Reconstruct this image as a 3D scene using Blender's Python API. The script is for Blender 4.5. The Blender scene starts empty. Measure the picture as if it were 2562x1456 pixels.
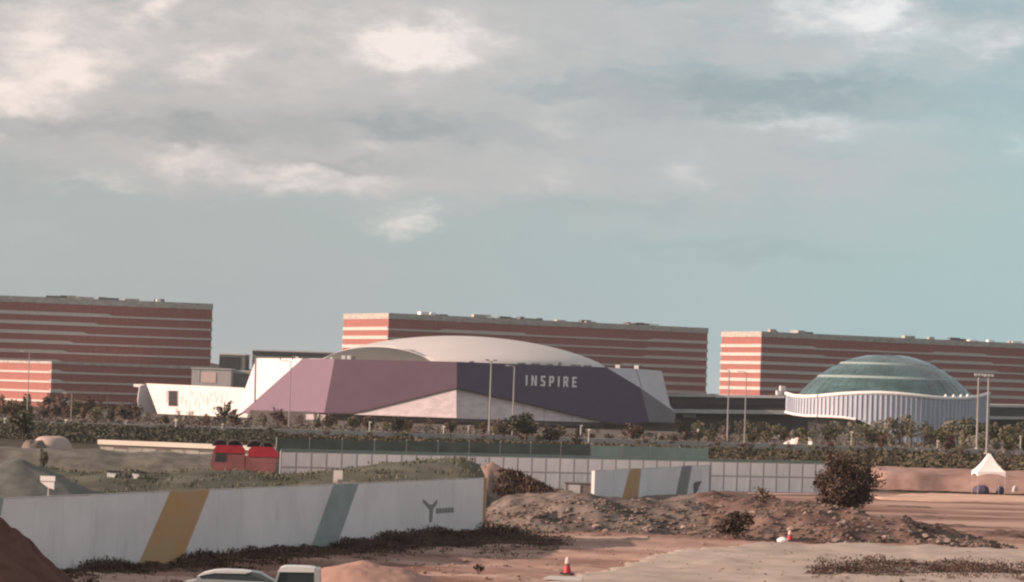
import bpy, math, random
import numpy as np
from mathutils import Vector, Matrix
random.seed(7)
rng = np.random.default_rng(7)
S = bpy.context.scene
COL = S.collection
R = math.radians

# ---------------------------------------------------------------- camera
F = 7260.0                       # focal length in photo units (photo taken as 2561 units wide)
CX, CY = 1280.5, 728.0
PITCH, ROLL = R(2.03), 0.033
CAMZ = 11.0
fwd = Vector((0, math.cos(PITCH), math.sin(PITCH)))
up0 = Vector((0, -math.sin(PITCH), math.cos(PITCH)))
rt0 = Vector((1, 0, 0))
rt = (math.cos(ROLL) * rt0 + math.sin(ROLL) * up0).normalized()
up = rt.cross(fwd).normalized()
cam_pos = Vector((0, 0, CAMZ))
cd = bpy.data.cameras.new("camera")
cam = bpy.data.objects.new("camera", cd)
COL.objects.link(cam)
cam.matrix_world = Matrix(((rt.x, up.x, -fwd.x, 0), (rt.y, up.y, -fwd.y, 0), (rt.z, up.z, -fwd.z, CAMZ), (0, 0, 0, 1)))
cd.sensor_width = 36.0
cd.lens = 36.0 * F / 2561.0
cd.clip_start, cd.clip_end = 1.0, 20000.0
S.camera = cam
S.render.resolution_x, S.render.resolution_y = 1024, 582
try:
    S.cycles.filter_width = 2.3
except Exception:
    pass


def ray(x, y):
    return fwd + rt * ((x - CX) / F) - up * ((y - CY) / F)


def P(x, y, D):
    """survey point: seen at (x, y) in the photograph, D metres ahead"""
    d = ray(x, y)
    return cam_pos + d * (D / d.y)


def hor(x):
    return 985.0 + (x - CX) * ROLL


def G(x, y, z=0.0):
    d = ray(x, y)
    return cam_pos + d * ((z - CAMZ) / d.z)


def PX(x, D, z=0.0):
    """point at photo column x, D metres ahead and z metres above the ground"""
    y = hor(x) + (CAMZ - z) / D * F
    p = P(x, y, D)
    p.z = z
    return p


def plane_hit(x, y, o, n):
    d = ray(x, y)
    return cam_pos + d * ((o - cam_pos).dot(n) / d.dot(n))


# ---------------------------------------------------------------- world: low daylight sky with broken cloud
SUN_EL = R(17)
SUN_XY = Vector((-0.975, -0.22)).normalized()
W = bpy.data.worlds.new("World")
S.world = W
W.use_nodes = True
nt = W.node_tree
bg = nt.nodes["Background"]
bg.inputs[1].default_value = 0.081


class NB:
    def __init__(s, t):
        s.t = t

    def n(s, typ, **kw):
        o = s.t.nodes.new(typ)
        for k, v in kw.items():
            setattr(o, k, v)
        return o

    def put(s, sock, v):
        if isinstance(v, bpy.types.NodeSocket):
            s.t.links.new(v, sock)
        elif isinstance(v, (tuple, list)) and len(v) == 3 and sock.type == 'RGBA':
            sock.default_value = (*v, 1)
        else:
            sock.default_value = v

    def m(s, op, a, b=None, c=None, clamp=False):
        o = s.n('ShaderNodeMath', operation=op, use_clamp=clamp)
        s.put(o.inputs[0], a)
        if b is not None:
            s.put(o.inputs[1], b)
        if c is not None:
            s.put(o.inputs[2], c)
        return o.outputs[0]

    def mix(s, f, a, b, typ='MIX'):
        o = s.n('ShaderNodeMixRGB', blend_type=typ)
        s.put(o.inputs[0], f)
        s.put(o.inputs[1], a)
        s.put(o.inputs[2], b)
        return o.outputs[0]

    def noise(s, vec, scale, detail=4, rough=.55):
        o = s.n('ShaderNodeTexNoise')
        if vec is not None:
            s.put(o.inputs['Vector'], vec)
        o.inputs['Scale'].default_value = scale
        o.inputs['Detail'].default_value = detail
        o.inputs['Roughness'].default_value = rough
        return o.outputs['Fac']

    def comb(s, x, y, z):
        o = s.n('ShaderNodeCombineXYZ')
        for i, v in enumerate((x, y, z)):
            s.put(o.inputs[i], v)
        return o.outputs[0]

    def ramp(s, f, lo, hi):
        o = s.n('ShaderNodeMapRange')
        o.interpolation_type = 'SMOOTHSTEP'
        s.put(o.inputs[0], f)
        o.inputs[1].default_value = lo
        o.inputs[2].default_value = hi
        return o.outputs[0]


b = NB(nt)
sky = b.n('ShaderNodeTexSky', sky_type='NISHITA')
sky.sun_disc = False
sky.sun_elevation = SUN_EL
sky.sun_rotation = math.atan2(SUN_XY.x, SUN_XY.y)
sky.dust_density = 1.0
tc = b.n('ShaderNodeTexCoord')
sx = b.n('ShaderNodeSeparateXYZ')
nt.links.new(tc.outputs['Generated'], sx.inputs[0])
azr = b.m('MULTIPLY', b.m('ARCTAN2', sx.outputs[0], sx.outputs[1]), 57.2958)
elr = b.m('MULTIPLY', b.m('ARCSINE', sx.outputs[2]), 57.2958)
warpv = b.comb(b.m('MULTIPLY', azr, .32), b.m('MULTIPLY', elr, .75), 0.0)
w1 = b.noise(warpv, 1.6, 5, .6)
w2 = b.noise(b.comb(b.m('MULTIPLY', azr, .35), b.m('MULTIPLY', elr, .8), 7.3), 2.3, 5, .6)
az = b.m('MULTIPLY_ADD', b.m('SUBTRACT', w1, .5), 2.6, azr)
el = b.m('MULTIPLY_ADD', b.m('SUBTRACT', w2, .5), 1.3, elr)
DEG = math.degrees(1 / F)


def ae(x, y):
    d = ray(x, y).normalized()
    return math.degrees(math.atan2(d.x, d.y)), math.degrees(math.asin(d.z))


def blobs(lst):
    tot = None
    for (x, y, sxx, syy, wgt) in lst:
        a0, e0 = ae(x, y)
        u = b.m('DIVIDE', b.m('SUBTRACT', az, a0), sxx * DEG)
        v = b.m('DIVIDE', b.m('SUBTRACT', el, e0), syy * DEG)
        q = b.m('ADD', b.m('MULTIPLY', u, u), b.m('MULTIPLY', v, v))
        g = b.m('MULTIPLY', b.m('EXPONENT', b.m('MULTIPLY', q, -1.0)), wgt)
        tot = g if tot is None else b.m('ADD', tot, g)
    return tot


light = blobs([(120, 150, 330, 190, .30), (600, 150, 420, 120, .20), (1040, 118, 290, 120, .34), (680, 425, 430, 70, .22), (1420, 380, 420, 110, .14), (2190, 60, 330, 120, .30), (2080, 330, 420, 60, .16), (1010, 552, 150, 50, .16), (850, 30, 900, 90, .16),
               (110, 130, 150, 110, .50), (165, 172, 55, 50, .45), (40, 250, 75, 60, .55), (1040, 112, 110, 52, .95),
               (530, 165, 90, 45, .45), (375, 5, 50, 45, .55), (460, 392, 120, 32, .42), (760, 447, 230, 28, .40),
               (230, 460, 130, 18, .30), (1000, 548, 60, 30, .42), (1090, 560, 45, 25, .25), (2190, 40, 75, 48, .85), (2010, 45, 75, 40, .40),
               (2500, 105, 130, 32, .42), (2010, 315, 150, 22, .38), (1720, 437, 65, 34, .34), (1410, 300, 55, 50, .20),
               (1370, 440, 60, 28, .25), (950, 372, 60, 18, .25), (2555, 360, 30, 30, .3)])
grey = blobs([(500, 130, 900, 200, .8), (1500, 60, 800, 160, .75), (2300, 90, 420, 110, .40), (350, 340, 600, 110, .85),
              (900, 430, 600, 60, .6), (1850, 410, 560, 130, .8), (60, 600, 200, 70, .22), (1300, 330, 520, 110, .75), (1450, 540, 420, 40, .12)])
dark = blobs([(300, 318, 400, 30, .6), (1850, 240, 390, 46, .85), (2150, 215, 250, 30, .30), (1080, 322, 440, 40, .40), (810, 405, 220, 18, .55),
              (50, 440, 130, 40, .25), (1850, 628, 330, 22, .22), (1560, 520, 350, 30, .18), (2400, 20, 120, 40, .3)])
# broken cloud goes on all round, made denser above the view as fill light
plane = b.comb(b.m('MULTIPLY', azr, .07), b.m('MULTIPLY', elr, .20), 1.7)
cl = b.noise(plane, 2.2, 6, .6)
cl2 = b.noise(b.comb(b.m('MULTIPLY', azr, .10), b.m('MULTIPLY', elr, .30), 9.1), 2.6, 6, .62)
high = b.ramp(elr, 5.0, 14.0)
grey = b.m('ADD', grey, b.m('MULTIPLY', b.ramp(cl, .35, .65), b.m('MULTIPLY_ADD', high, .95, .14)))
light = b.m('ADD', light, b.m('MULTIPLY', b.ramp(cl2, .5, .75), b.m('MULTIPLY_ADD', high, .40, .10)))
texn = b.noise(b.comb(b.m('MULTIPLY', azr, .6), b.m('MULTIPLY', elr, 1.3), 3.0), 2.0, 6, .65)
tex2 = b.noise(b.comb(b.m('MULTIPLY', az, .26), b.m('MULTIPLY', el, .95), 5.0), 1.9, 5, .55)
light = b.m('MULTIPLY', light, b.m('MULTIPLY_ADD', b.m('SUBTRACT', texn, .5), 1.9, 1.0))
light = b.m('MULTIPLY', b.ramp(light, .0, 1.2), .93)
grey = b.m('MULTIPLY', grey, b.m('MULTIPLY_ADD', b.m('SUBTRACT', tex2, .5), 2.0, 1.0))
dark = b.m('MULTIPLY', dark, b.m('MULTIPLY_ADD', b.m('SUBTRACT', tex2, .5), -1.5, 1.0))
dark = b.m('ADD', dark, b.m('MULTIPLY', b.ramp(tex2, .56, .30), b.m('MULTIPLY', b.ramp(elr, 3.0, 6.0), .20)))
dark = b.m('MAXIMUM', dark, 0.0)
# haze near the horizon takes the yellow out of the clear sky
warmside = b.ramp(azr, -8.0, 12.0)
hi_el = b.ramp(elr, 8.0, 34.0)
overhead_fill = b.m('MULTIPLY_ADD', hi_el, .22, 1.0)  # raises cloud brightness above the view to add fill light


def cloudcol(l, r):
    q = 0.80
    c_ = b.mix(warmside, tuple(k * q for k in l), tuple(k * q for k in r))
    m_ = sum(l) / 3 * q
    c_ = b.mix(hi_el, c_, (m_ * 1.06, m_ * .99, m_ * .95))
    return b.mix(1.0, c_, b.comb(overhead_fill, overhead_fill, overhead_fill), 'MULTIPLY')


clear = b.mix(b.m('MULTIPLY_ADD', b.ramp(elr, 7.0, 0.0), .35, .55), sky.outputs[0], cloudcol((3.9, 4.42, 4.72), (3.6, 5.4, 5.85)))
c1 = b.mix(b.m('MINIMUM', grey, .9), clear, cloudcol((5.1, 4.9, 4.82), (4.9, 5.25, 5.4)))
c2 = b.mix(b.m('MINIMUM', dark, .8), c1, cloudcol((3.3, 3.5, 3.55), (2.8, 3.9, 4.25)))
c3 = b.mix(b.m('MINIMUM', light, .95, clamp=True), c2, cloudcol((9.6, 8.3, 7.7), (8.6, 8.8, 8.9)))
nt.links.new(c3, bg.inputs[0])

sl = bpy.data.lights.new("sun", 'SUN')
sl.energy = 5.0
sl.angle = R(0.6)
sl.color = (1.0, .70, .55)
sun = bpy.data.objects.new("sun", sl)
COL.objects.link(sun)
sd = Vector((SUN_XY.x * math.cos(SUN_EL), SUN_XY.y * math.cos(SUN_EL), math.sin(SUN_EL)))
sun.rotation_euler = sd.to_track_quat('Z', 'Y').to_euler()
sun.location = (-300, 0, 200)
S.view_settings.view_transform = 'Standard'
S.view_settings.look = 'None'
S.view_settings.exposure = 0.65
S.view_settings.gamma = 1.0
S.view_settings.use_curve_mapping = False

# ---------------------------------------------------------------- materials
MATS = {}


def mat(name, col, rough=.8, amp=.12, scale=.5, bump=0.0, spec=.3, stretch=(1, 1, 1), col2=None, metal=0.0, detail=5, rand=0.0, lo=.3, hi=.7, world=False, trans=0.0):
    if name in MATS:
        return MATS[name]
    m = bpy.data.materials.new(name)
    m.use_nodes = True
    t = m.node_tree
    q = NB(t)
    bs = t.nodes['Principled BSDF']
    bs.inputs['Roughness'].default_value = rough
    bs.inputs['Specular IOR Level'].default_value = spec
    bs.inputs['Metallic'].default_value = metal
    co = q.n('ShaderNodeTexCoord')
    mp = q.n('ShaderNodeMapping')
    mp.inputs['Scale'].default_value = stretch
    if world:
        ge = q.n('ShaderNodeNewGeometry')
        t.links.new(ge.outputs['Position'], mp.inputs[0])
    else:
        t.links.new(co.outputs['Object'], mp.inputs[0])
    f = q.noise(mp.outputs[0], scale, detail, .62)
    f2 = q.ramp(f, lo, hi)
    if col2 is None:
        a = tuple(max(0, c * (1 - amp)) for c in col)
        c2 = tuple(min(1, c * (1 + amp)) for c in col)
    else:
        a, c2 = col, col2
    out = q.mix(f2, a, c2)
    if rand:
        oi = q.n('ShaderNodeObjectInfo')
        k = q.m('MULTIPLY_ADD', oi.outputs['Random'], 2 * rand, 1 - rand)
        out = q.mix(1.0, out, q.comb(k, k, k), 'MULTIPLY')
    t.links.new(out, bs.inputs['Base Color'])
    if bump:
        bn = q.n('ShaderNodeBump')
        bn.inputs['Strength'].default_value = bump
        bn.inputs['Distance'].default_value = .3
        t.links.new(f, bn.inputs['Height'])
        t.links.new(bn.outputs[0], bs.inputs['Normal'])
    MATS[name] = m
    return m


M_red = mat('red_cladding', (.285, .112, .099), .7, .16, 1.0, stretch=(2.6, 2.6, .25))
M_redcore = mat('red_core', (.2, .08, .075), .8, .1, .4)
M_band = mat('pale_band', (.49, .455, .425), .7, .06, .2)
M_bandthin = M_band
M_parapet = mat('grey_parapet', (.37, .35, .325), .8, .22, .35, stretch=(1, 1, 2.5))
M_roofdark = mat('roof_plant', (.12, .12, .12), .7, .2, .6)
M_white = mat('white_panel', (.66, .625, .62), .6, .06, .25)
M_white2 = mat('white_paint', (.80, .79, .77), .5, .04, .6)
M_wedge = mat('pale_stone_panel', (.68, .60, .62), .75, .13, .30, stretch=(1, 1, 2.2))
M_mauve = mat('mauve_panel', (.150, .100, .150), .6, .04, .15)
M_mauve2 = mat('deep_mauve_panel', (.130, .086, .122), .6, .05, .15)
M_plum = mat('dark_plum_panel', (.088, .078, .124), .55, .05, .15)
M_lav = mat('grey_lavender_panel', (.43, .42, .445), .65, .06, .2)
M_lav2 = mat('mid_grey_panel', (.215, .215, .245), .65, .06, .2)
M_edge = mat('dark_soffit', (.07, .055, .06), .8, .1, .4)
M_plinth = mat('dark_plinth', (.13, .115, .11), .9, .15, .3)
M_roofw = mat('white_membrane_roof', (.52, .50, .49), .55, .03, .05)
M_roofg = mat('grey_membrane_roof', (.062, .068, .066), .6, .07, .06)
M_grey = mat('grey_metal', (.33, .33, .32), .5, .08, .4)
M_greyl = mat('light_grey_concrete', (.46, .455, .44), .8, .08, .4)
M_dark = mat('dark_glazing', (.035, .038, .042), .25, .2, .2, spec=.5)
M_glass = mat('teal_dome_glass', (.048, .100, .104), .09, .35, .12, spec=.8, stretch=(1, 1, 2.6), lo=.35, hi=.65)  # mottled tone put into the glass colour imitates reflections
M_ring = mat('pale_dome_ring', (.25, .32, .315), .5, .08, .3)
M_skirt = mat('lilac_white_skirt', (.36, .40, .48), .55, .10, .3, stretch=(1, 1, .3))
M_fin = mat('white_fin', (.48, .51, .58), .5, .05, .3)
M_pole = mat('grey_pole', (.27, .26, .255), .5, .06, .8)
M_lamp = mat('pale_lamp_head', (.50, .50, .48), .5, .04, .8)
M_hoard = mat('white_hoarding', (.74, .70, .70), .65, .07, .22)
# mud splashed up the foot of the boards
_t = M_hoard.node_tree
_q = NB(_t)
_bs = _t.nodes['Principled BSDF']
_old = _bs.inputs['Base Color'].links[0].from_socket
_co = _q.n('ShaderNodeTexCoord')
_sp = _q.n('ShaderNodeSeparateXYZ')
_t.links.new(_co.outputs['Object'], _sp.inputs[0])
_n = _q.noise(_co.outputs['Object'], 1.3, 6, .65)
_k = _q.m('ADD', _q.m('MULTIPLY', _sp.outputs[2], -.75), _q.m('MULTIPLY', _n, 2.0))
_n2 = _q.noise(_q.comb(_sp.outputs[0], 0.0, _q.m('MULTIPLY', _sp.outputs[2], .25)), 1.1, 5, .6)
_c1 = _q.mix(_q.m('MULTIPLY', _q.ramp(_n2, .5, .8), .28), _old, (.40, .37, .35))
_t.links.new(_q.mix(_q.m('MULTIPLY', _q.ramp(_k, .45, 1.15), .6), _c1, (.30, .235, .20)), _bs.inputs['Base Color'])
M_orange = mat('ochre_print', (.52, .29, .13), .7, .14, .5, col2=(.47, .32, .19))
M_tealp = mat('grey_teal_print', (.29, .335, .33), .7, .10, .5)
M_print = mat('grey_print', (.24, .235, .23), .7, .1, 2.0)
M_sheet = mat('ribbed_steel_sheet', (.90, .85, .83), .55, .08, .6, stretch=(1, 1, .3), rand=.06)
M_post = mat('fence_post', (.42, .395, .385), .7, .1, 1.0)
M_grail = mat('green_rail', (.22, .30, .265), .6, .08, .6)
M_mesh1 = mat('dark_green_reflection', (.09, .115, .10), .9, .22, .35, rand=.08)
M_mesh2 = mat('pale_green_reflection', (.25, .345, .30), .9, .12, .3, rand=.05)
M_redpaint = mat('red_reflection_paint', (.36, .028, .045), .5, .12, .8)
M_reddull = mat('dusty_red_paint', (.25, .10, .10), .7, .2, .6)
M_tyre = mat('tyre', (.03, .03, .03), .9, .1, 3)
M_black = mat('black_rubber', (.03, .028, .028), .8, .1, 2)
M_cwhite = mat('white_car_paint', (.66, .68, .67), .3, .03, .5, spec=.5)
M_cgrey = mat('grey_car_trim', (.33, .36, .36), .5, .05, .5)
M_win = mat('car_glass', (.03, .038, .04), .12, .1, 1, spec=.6)
M_cone = mat('cone_red', (.46, .03, .045), .5, .08, 4)
M_tent = mat('tent_canvas', (.86, .83, .79), .7, .03, .6)
M_blue = mat('dark_blue_tarp', (.085, .07, .115), .8, .15, 1.0)
M_pink = mat('pale_sack', (.66, .52, .48), .9, .1, 2.0)
M_dirt = mat('red_dirt', (.185, .106, .084), .95, .1, .10, bump=.5, col2=(.43, .30, .25), stretch=(.35, 1, 1), detail=7, lo=.36, hi=.64, spec=.1)
M_grav = mat('tan_gravel', (.335, .28, .24), .95, .1, .30, bump=.25, col2=(.42, .36, .315), stretch=(.4, 1, 1), detail=8, spec=.1)
M_land = mat('dull_turf', (.050, .046, .032), .95, .1, .02, col2=(.085, .078, .058), stretch=(.3, 1, 1), detail=7, spec=.1)
M_berm = mat('rubble_soil', (.080, .052, .043), .95, .1, .35, bump=.6, col2=(.205, .137, .115), detail=8, lo=.36, hi=.64, spec=.1)
M_bermg = mat('grey_rubble_soil', (.095, .078, .070), .95, .1, .30, bump=.6, col2=(.19, .158, .14), detail=8, lo=.36, hi=.64, spec=.1)
M_spoil = mat('weedy_spoil', (.060, .064, .048), .95, .1, .16, bump=.5, col2=(.115, .118, .096), detail=8, spec=.1)
M_spoilg = mat('grey_spoil', (.095, .102, .092), .95, .1, .5, bump=.4, col2=(.145, .152, .138), detail=8, spec=.1)
M_sand = mat('pale_sand', (.56, .38, .30), .95, .08, .25, bump=.1, detail=6, spec=.1)
M_redmound = mat('dark_red_earth', (.082, .037, .029), .95, .1, .45, bump=.6, col2=(.125, .068, .055), detail=8, stretch=(.6, 1, 1.6), spec=.1)
M_stone = mat('pale_stone', (.27, .21, .185), .9, .25, 1.5, rand=.2)
M_road = mat('asphalt', (.06, .058, .056), .9, .1, .3)
M_kerb = mat('concrete_kerb', (.36, .34, .32), .9, .1, .3)
M_bark = mat('bark', (.075, .055, .045), .9, .2, 2)
M_lf = {
    'olive': mat('olive_leaves', (0.070, 0.070, 0.038), .8, .3, 1.1, col2=(0.167, 0.160, 0.094), rand=.25),
    'dark': mat('dark_leaves', (0.028, 0.031, 0.020), .8, .3, 1.1, col2=(0.077, 0.073, 0.050), rand=.25),
    'brown': mat('brown_leaves', (0.077, 0.053, 0.039), .8, .3, 1.1, col2=(0.175, 0.123, 0.092), rand=.2),
    'rust': mat('rust_leaves', (0.065, 0.031, 0.029), .8, .3, 1.1, col2=(0.130, 0.068, 0.060), rand=.15),
    'grey': mat('grey_green_leaves', (0.111, 0.111, 0.085), .8, .3, 1.1, col2=(0.221, 0.215, 0.176), rand=.2),
    'bush': mat('dusky_bush_leaves', (0.045, 0.030, 0.022), .8, .3, .9, col2=(0.136, 0.096, 0.072), rand=.1),
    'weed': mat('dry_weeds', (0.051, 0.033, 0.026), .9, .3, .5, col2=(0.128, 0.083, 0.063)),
    'weedb': mat('brown_scrub', (.050, .032, .025), .9, .3, .5, col2=(.14, .092, .072)),
    'under': mat('brown_planting', (0.075, 0.063, 0.051), .9, .3, .12, col2=(0.195, 0.165, 0.143)),
    'tuft': mat('grey_green_tufts', (.055, .062, .04), .9, .3, .3, col2=(.15, .145, .105)),
    'hedge': mat('hedge_leaves', (0.041, 0.035, 0.022), .9, .3, .4, col2=(0.115, 0.097, 0.062)),
}


# ---------------------------------------------------------------- mesh builder
class MB:
    def __init__(s):
        s.v = []
        s.f = []

    def quad(s, *p):
        n = len(s.v)
        s.v += [tuple(q) for q in p]
        s.f.append(tuple(range(n, n + len(p))))
        return s

    def box(s, x0, x1, y0, y1, z0, z1):
        n = len(s.v)
        s.v += [(x0, y0, z0), (x1, y0, z0), (x1, y1, z0), (x0, y1, z0), (x0, y0, z1), (x1, y0, z1), (x1, y1, z1), (x0, y1, z1)]
        for f in ((0, 3, 2, 1), (4, 5, 6, 7), (0, 1, 5, 4), (1, 2, 6, 5), (2, 3, 7, 6), (3, 0, 4, 7)):
            s.f.append(tuple(n + i for i in f))
        return s

    def prism(s, pts, off):
        """closed solid: polygon pts pushed along off"""
        off = Vector(off)
        n = len(s.v)
        k = len(pts)
        s.v += [tuple(p) for p in pts] + [tuple(Vector(p) + off) for p in pts]
        s.f.append(tuple(range(n, n + k)))
        s.f.append(tuple(range(n + 2 * k - 1, n + k - 1, -1)))
        for i in range(k):
            j = (i + 1) % k
            s.f.append((n + i, n + k + i, n + k + j, n + j))
        return s

    def tube(s, pts, rad, k=8):
        """tapered round bar through pts; rad is one number or one per point"""
        pts = [Vector(p) for p in pts]
        if not isinstance(rad, (list, tuple)):
            rad = [rad] * len(pts)
        n = len(s.v)
        for i, p in enumerate(pts):
            d = (pts[min(i + 1, len(pts) - 1)] - pts[max(i - 1, 0)]).normalized()
            a = d.orthogonal().normalized() if abs(d.z) < .99 else Vector((1, 0, 0))
            c = d.cross(a).normalized()
            a = c.cross(d).normalized()
            for j in range(k):
                t = 2 * math.pi * j / k
                s.v.append(tuple(p + (a * math.cos(t) + c * math.sin(t)) * rad[i]))
        for i in range(len(pts) - 1):
            for j in range(k):
                j2 = (j + 1) % k
                s.f.append((n + i * k + j, n + i * k + j2, n + (i + 1) * k + j2, n + (i + 1) * k + j))
        s.f.append(tuple(n + j for j in range(k - 1, -1, -1)))
        e = n + (len(pts) - 1) * k
        s.f.append(tuple(e + j for j in range(k)))
        return s

    def lathe(s, prof, k=24, c=(0, 0)):
        n = len(s.v)
        for (r, z) in prof:
            for j in range(k):
                t = 2 * math.pi * j / k
                s.v.append((c[0] + r * math.cos(t), c[1] + r * math.sin(t), z))
        for i in range(len(prof) - 1):
            for j in range(k):
                j2 = (j + 1) % k
                s.f.append((n + i * k + j, n + i * k + j2, n + (i + 1) * k + j2, n + (i + 1) * k + j))
        s.f.append(tuple(n + j for j in range(k - 1, -1, -1)))
        e = n + (len(prof) - 1) * k
        s.f.append(tuple(e + j for j in range(k)))
        return s

    def leaves(s, cs, size, flat=0.0):
        """leaf-sized faces of uneven outline around the centres cs"""
        for c in cs:
            c = Vector(c)
            a = Vector(rng.normal(size=3)).normalized()
            a.z *= (1 - flat)
            bb = a.orthogonal().normalized()
            q = Vector(rng.normal(size=3)).normalized()
            bb = (bb + q * .6).normalized()
            h = size * (0.6 + .8 * rng.random())
            w = h * (.45 + .4 * rng.random())
            s.quad(c - a * h * .5, c + bb * w * .5, c + a * h * .5, c - bb * w * .5)
        return s

    def shift(s, d):
        d = Vector(d)
        s.v = [tuple(Vector(p) + d) for p in s.v]
        return s

    def mesh(s, name, m, smooth=False):
        me = bpy.data.meshes.new(name)
        me.from_pydata(s.v, [], s.f)
        me.materials.append(m)
        if smooth:
            me.polygons.foreach_set('use_smooth', [True] * len(me.polygons))
        me.update()
        return me

    def build(s, name, m, parent=None, label=None, smooth=False, loc=None):
        o = bpy.data.objects.new(name, s.mesh(name, m, smooth))
        COL.objects.link(o)
        if parent is not None:
            o.parent = parent
        if loc is not None:
            o.location = loc
        if label:
            o['label'] = label
        return o


def tag(o, label=None, cat=None, group=None, kind=None):
    if label:
        o['label'] = label
    if cat:
        o['category'] = cat
    if group:
        o['group'] = group
    if kind:
        o['kind'] = kind
    return o


def thing(name, label, cat, loc=(0, 0, 0), rz=0.0, group=None):
    o = bpy.data.objects.new(name, None)
    o.empty_display_size = .5
    COL.objects.link(o)
    o.location = loc
    o.rotation_euler = (0, 0, rz)
    return tag(o, label, cat, group)


KIDS = {}


def inst(name, me, parent=None, loc=(0, 0, 0), rz=0.0, sc=None):
    o = bpy.data.objects.new(name, me)
    COL.objects.link(o)
    if parent is not None:
        o.parent = parent
    o.location = loc
    o.rotation_euler = (0, 0, rz)
    if sc:
        o.scale = sc
    return o


def copy_thing(src, kids, loc, rz=0.0, sc=(1, 1, 1), label=None, group=None, name=None):
    r = src.copy()
    if name:
        r.name = name
    COL.objects.link(r)
    r.location = loc
    r.rotation_euler = (0, 0, rz)
    r.scale = sc
    if label:
        r['label'] = label
    if group:
        r['group'] = group
    for k in kids:
        c = k.copy()
        COL.objects.link(c)
        c.parent = r
    return r


# numpy value noise for terrain
_T = rng.random((256, 256))


def vnoise(x, y):
    xi = np.floor(x).astype(int)
    yi = np.floor(y).astype(int)
    fx = x - xi
    fy = y - yi
    fx = fx * fx * (3 - 2 * fx)
    fy = fy * fy * (3 - 2 * fy)
    a = _T[xi % 256, yi % 256]
    bb = _T[(xi + 1) % 256, yi % 256]
    c = _T[xi % 256, (yi + 1) % 256]
    d = _T[(xi + 1) % 256, (yi + 1) % 256]
    return (a * (1 - fx) + bb * fx) * (1 - fy) + (c * (1 - fx) + d * fx) * fy - .5


def fbm(x, y, o=4):
    t = 0
    am = 1.0
    for i in range(o):
        t = t + am * vnoise(x * 2 ** i + 17.3 * i, y * 2 ** i + 5.1 * i)
        am *= .5
    return t


def field(name, x0, x1, y0, y1, step, fn, m, cut=None, smooth=True, stepy=None):
    """height field over a rectangle; faces whose corners all lie below cut are left out"""
    xs = np.arange(x0, x1 + step * .5, step)
    ys = np.arange(y0, y1 + (stepy or step) * .5, stepy or step)
    X, Y = np.meshgrid(xs, ys)
    Z = fn(X, Y)
    nx, ny = len(xs), len(ys)
    V = np.stack([X, Y, Z], -1).reshape(-1, 3)
    i = np.arange(nx * ny).reshape(ny, nx)
    q = np.stack([i[:-1, :-1], i[:-1, 1:], i[1:, 1:], i[1:, :-1]], -1).reshape(-1, 4)
    if cut is not None:
        zf = Z.reshape(-1)
        q = q[(zf[q] > cut).any(1)]
        used = np.zeros(nx * ny, bool)
        used[q.reshape(-1)] = True
        mp = np.cumsum(used) - 1
        V = V[used]
        q = mp[q]
    me = bpy.data.meshes.new(name)
    me.vertices.add(len(V))
    me.vertices.foreach_set('co', V.astype(np.float32).reshape(-1))
    me.loops.add(len(q) * 4)
    me.loops.foreach_set('vertex_index', q.reshape(-1).astype(np.int32))
    me.polygons.add(len(q))
    me.polygons.foreach_set('loop_start', np.arange(0, len(q) * 4, 4).astype(np.int32))
    me.materials.append(m)
    if smooth:
        me.polygons.foreach_set('use_smooth', np.ones(len(q), bool))
    me.update(calc_edges=True)
    o = bpy.data.objects.new(name, me)
    COL.objects.link(o)
    return o


def smooth(a, lo, hi):
    t = np.clip((a - lo) / (hi - lo), 0, 1)
    return t * t * (3 - 2 * t)


# ---------------------------------------------------------------- ground
gm = MB()
gm.quad((-5000, -800, -.35), (5000, -800, -.35), (5000, 9000, -.35), (-5000, 9000, -.35))
ground = gm.build('ground', M_land)
tag(ground, 'dull olive ground stretching to the horizon', kind='structure')
H0 = Vector((-28.4, 161.0))
H1 = Vector((-2.5, 225.0))


def ruts(X, Y):
    t = 0
    for (y0, k, w) in ((166, .10, 2.2), (178, -.06, 3.1), (189, .16, 1.6), (203, .05, 2.6), (172, .30, 2.0)):
        c_ = y0 + k * X + w * np.sin(X * .07 + y0)
        for o_ in (0, 2.1):
            d_ = (Y - c_ - o_) / .55
            t = t - .14 * np.exp(-d_ * d_) + .06 * np.exp(-((d_ - 1.6) ** 2))
    return t


def near_ground(X, Y):
    return ruts(X, Y) + .30 * fbm(X * .05, Y * .16, 5) + .34 * fbm(X * .22 + 9, Y * .6, 4) + .17 * fbm(X * .9, Y * 1.8, 3) - .05


tag(field('dirt_ground', -90, 120, 118, 262, .5, near_ground, M_dirt), 'rutted reddish bare earth of the building site', kind='structure')
tag(field('site_ground', -160, 160, 262.05, 372, 1.2, lambda X, Y: .25 * fbm(X * .06, Y * .12, 5) - .1, M_dirt), 'flat reddish earth of the building site further back', kind='structure')

# gravel lot, a sheet that follows the dirt a few centimetres above it
GP = [(1180, 1480), (1395, 1452), (1480, 1432), (1560, 1412), (1640, 1388), (1710, 1374), (1900, 1361), (2250, 1368), (2700, 1378)]
gpts = [G(*p) for p in GP]


def gravel(X, Y):
    # inside when farther right / nearer than the boundary line
    xs = np.array([p.x for p in gpts])
    ys = np.array([p.y for p in gpts])
    lim = np.interp(X, xs, ys, left=0, right=ys[-1])
    lim = np.where(X < xs[0], 0, lim)
    inside = smooth(lim + 2.5 * fbm(X * .12, Y * .12, 3) - Y, -1.5, 1.5)
    base = near_ground(X, Y)
    return base + np.where(inside > .5, .10, -.25) + .02 * fbm(X * .8, Y * .8, 3)


tag(field('gravel_lot', -2, 120, 118, 250, .6, gravel, M_grav, cut=None), 'flat tan gravel lot in the right foreground', kind='structure')

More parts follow.
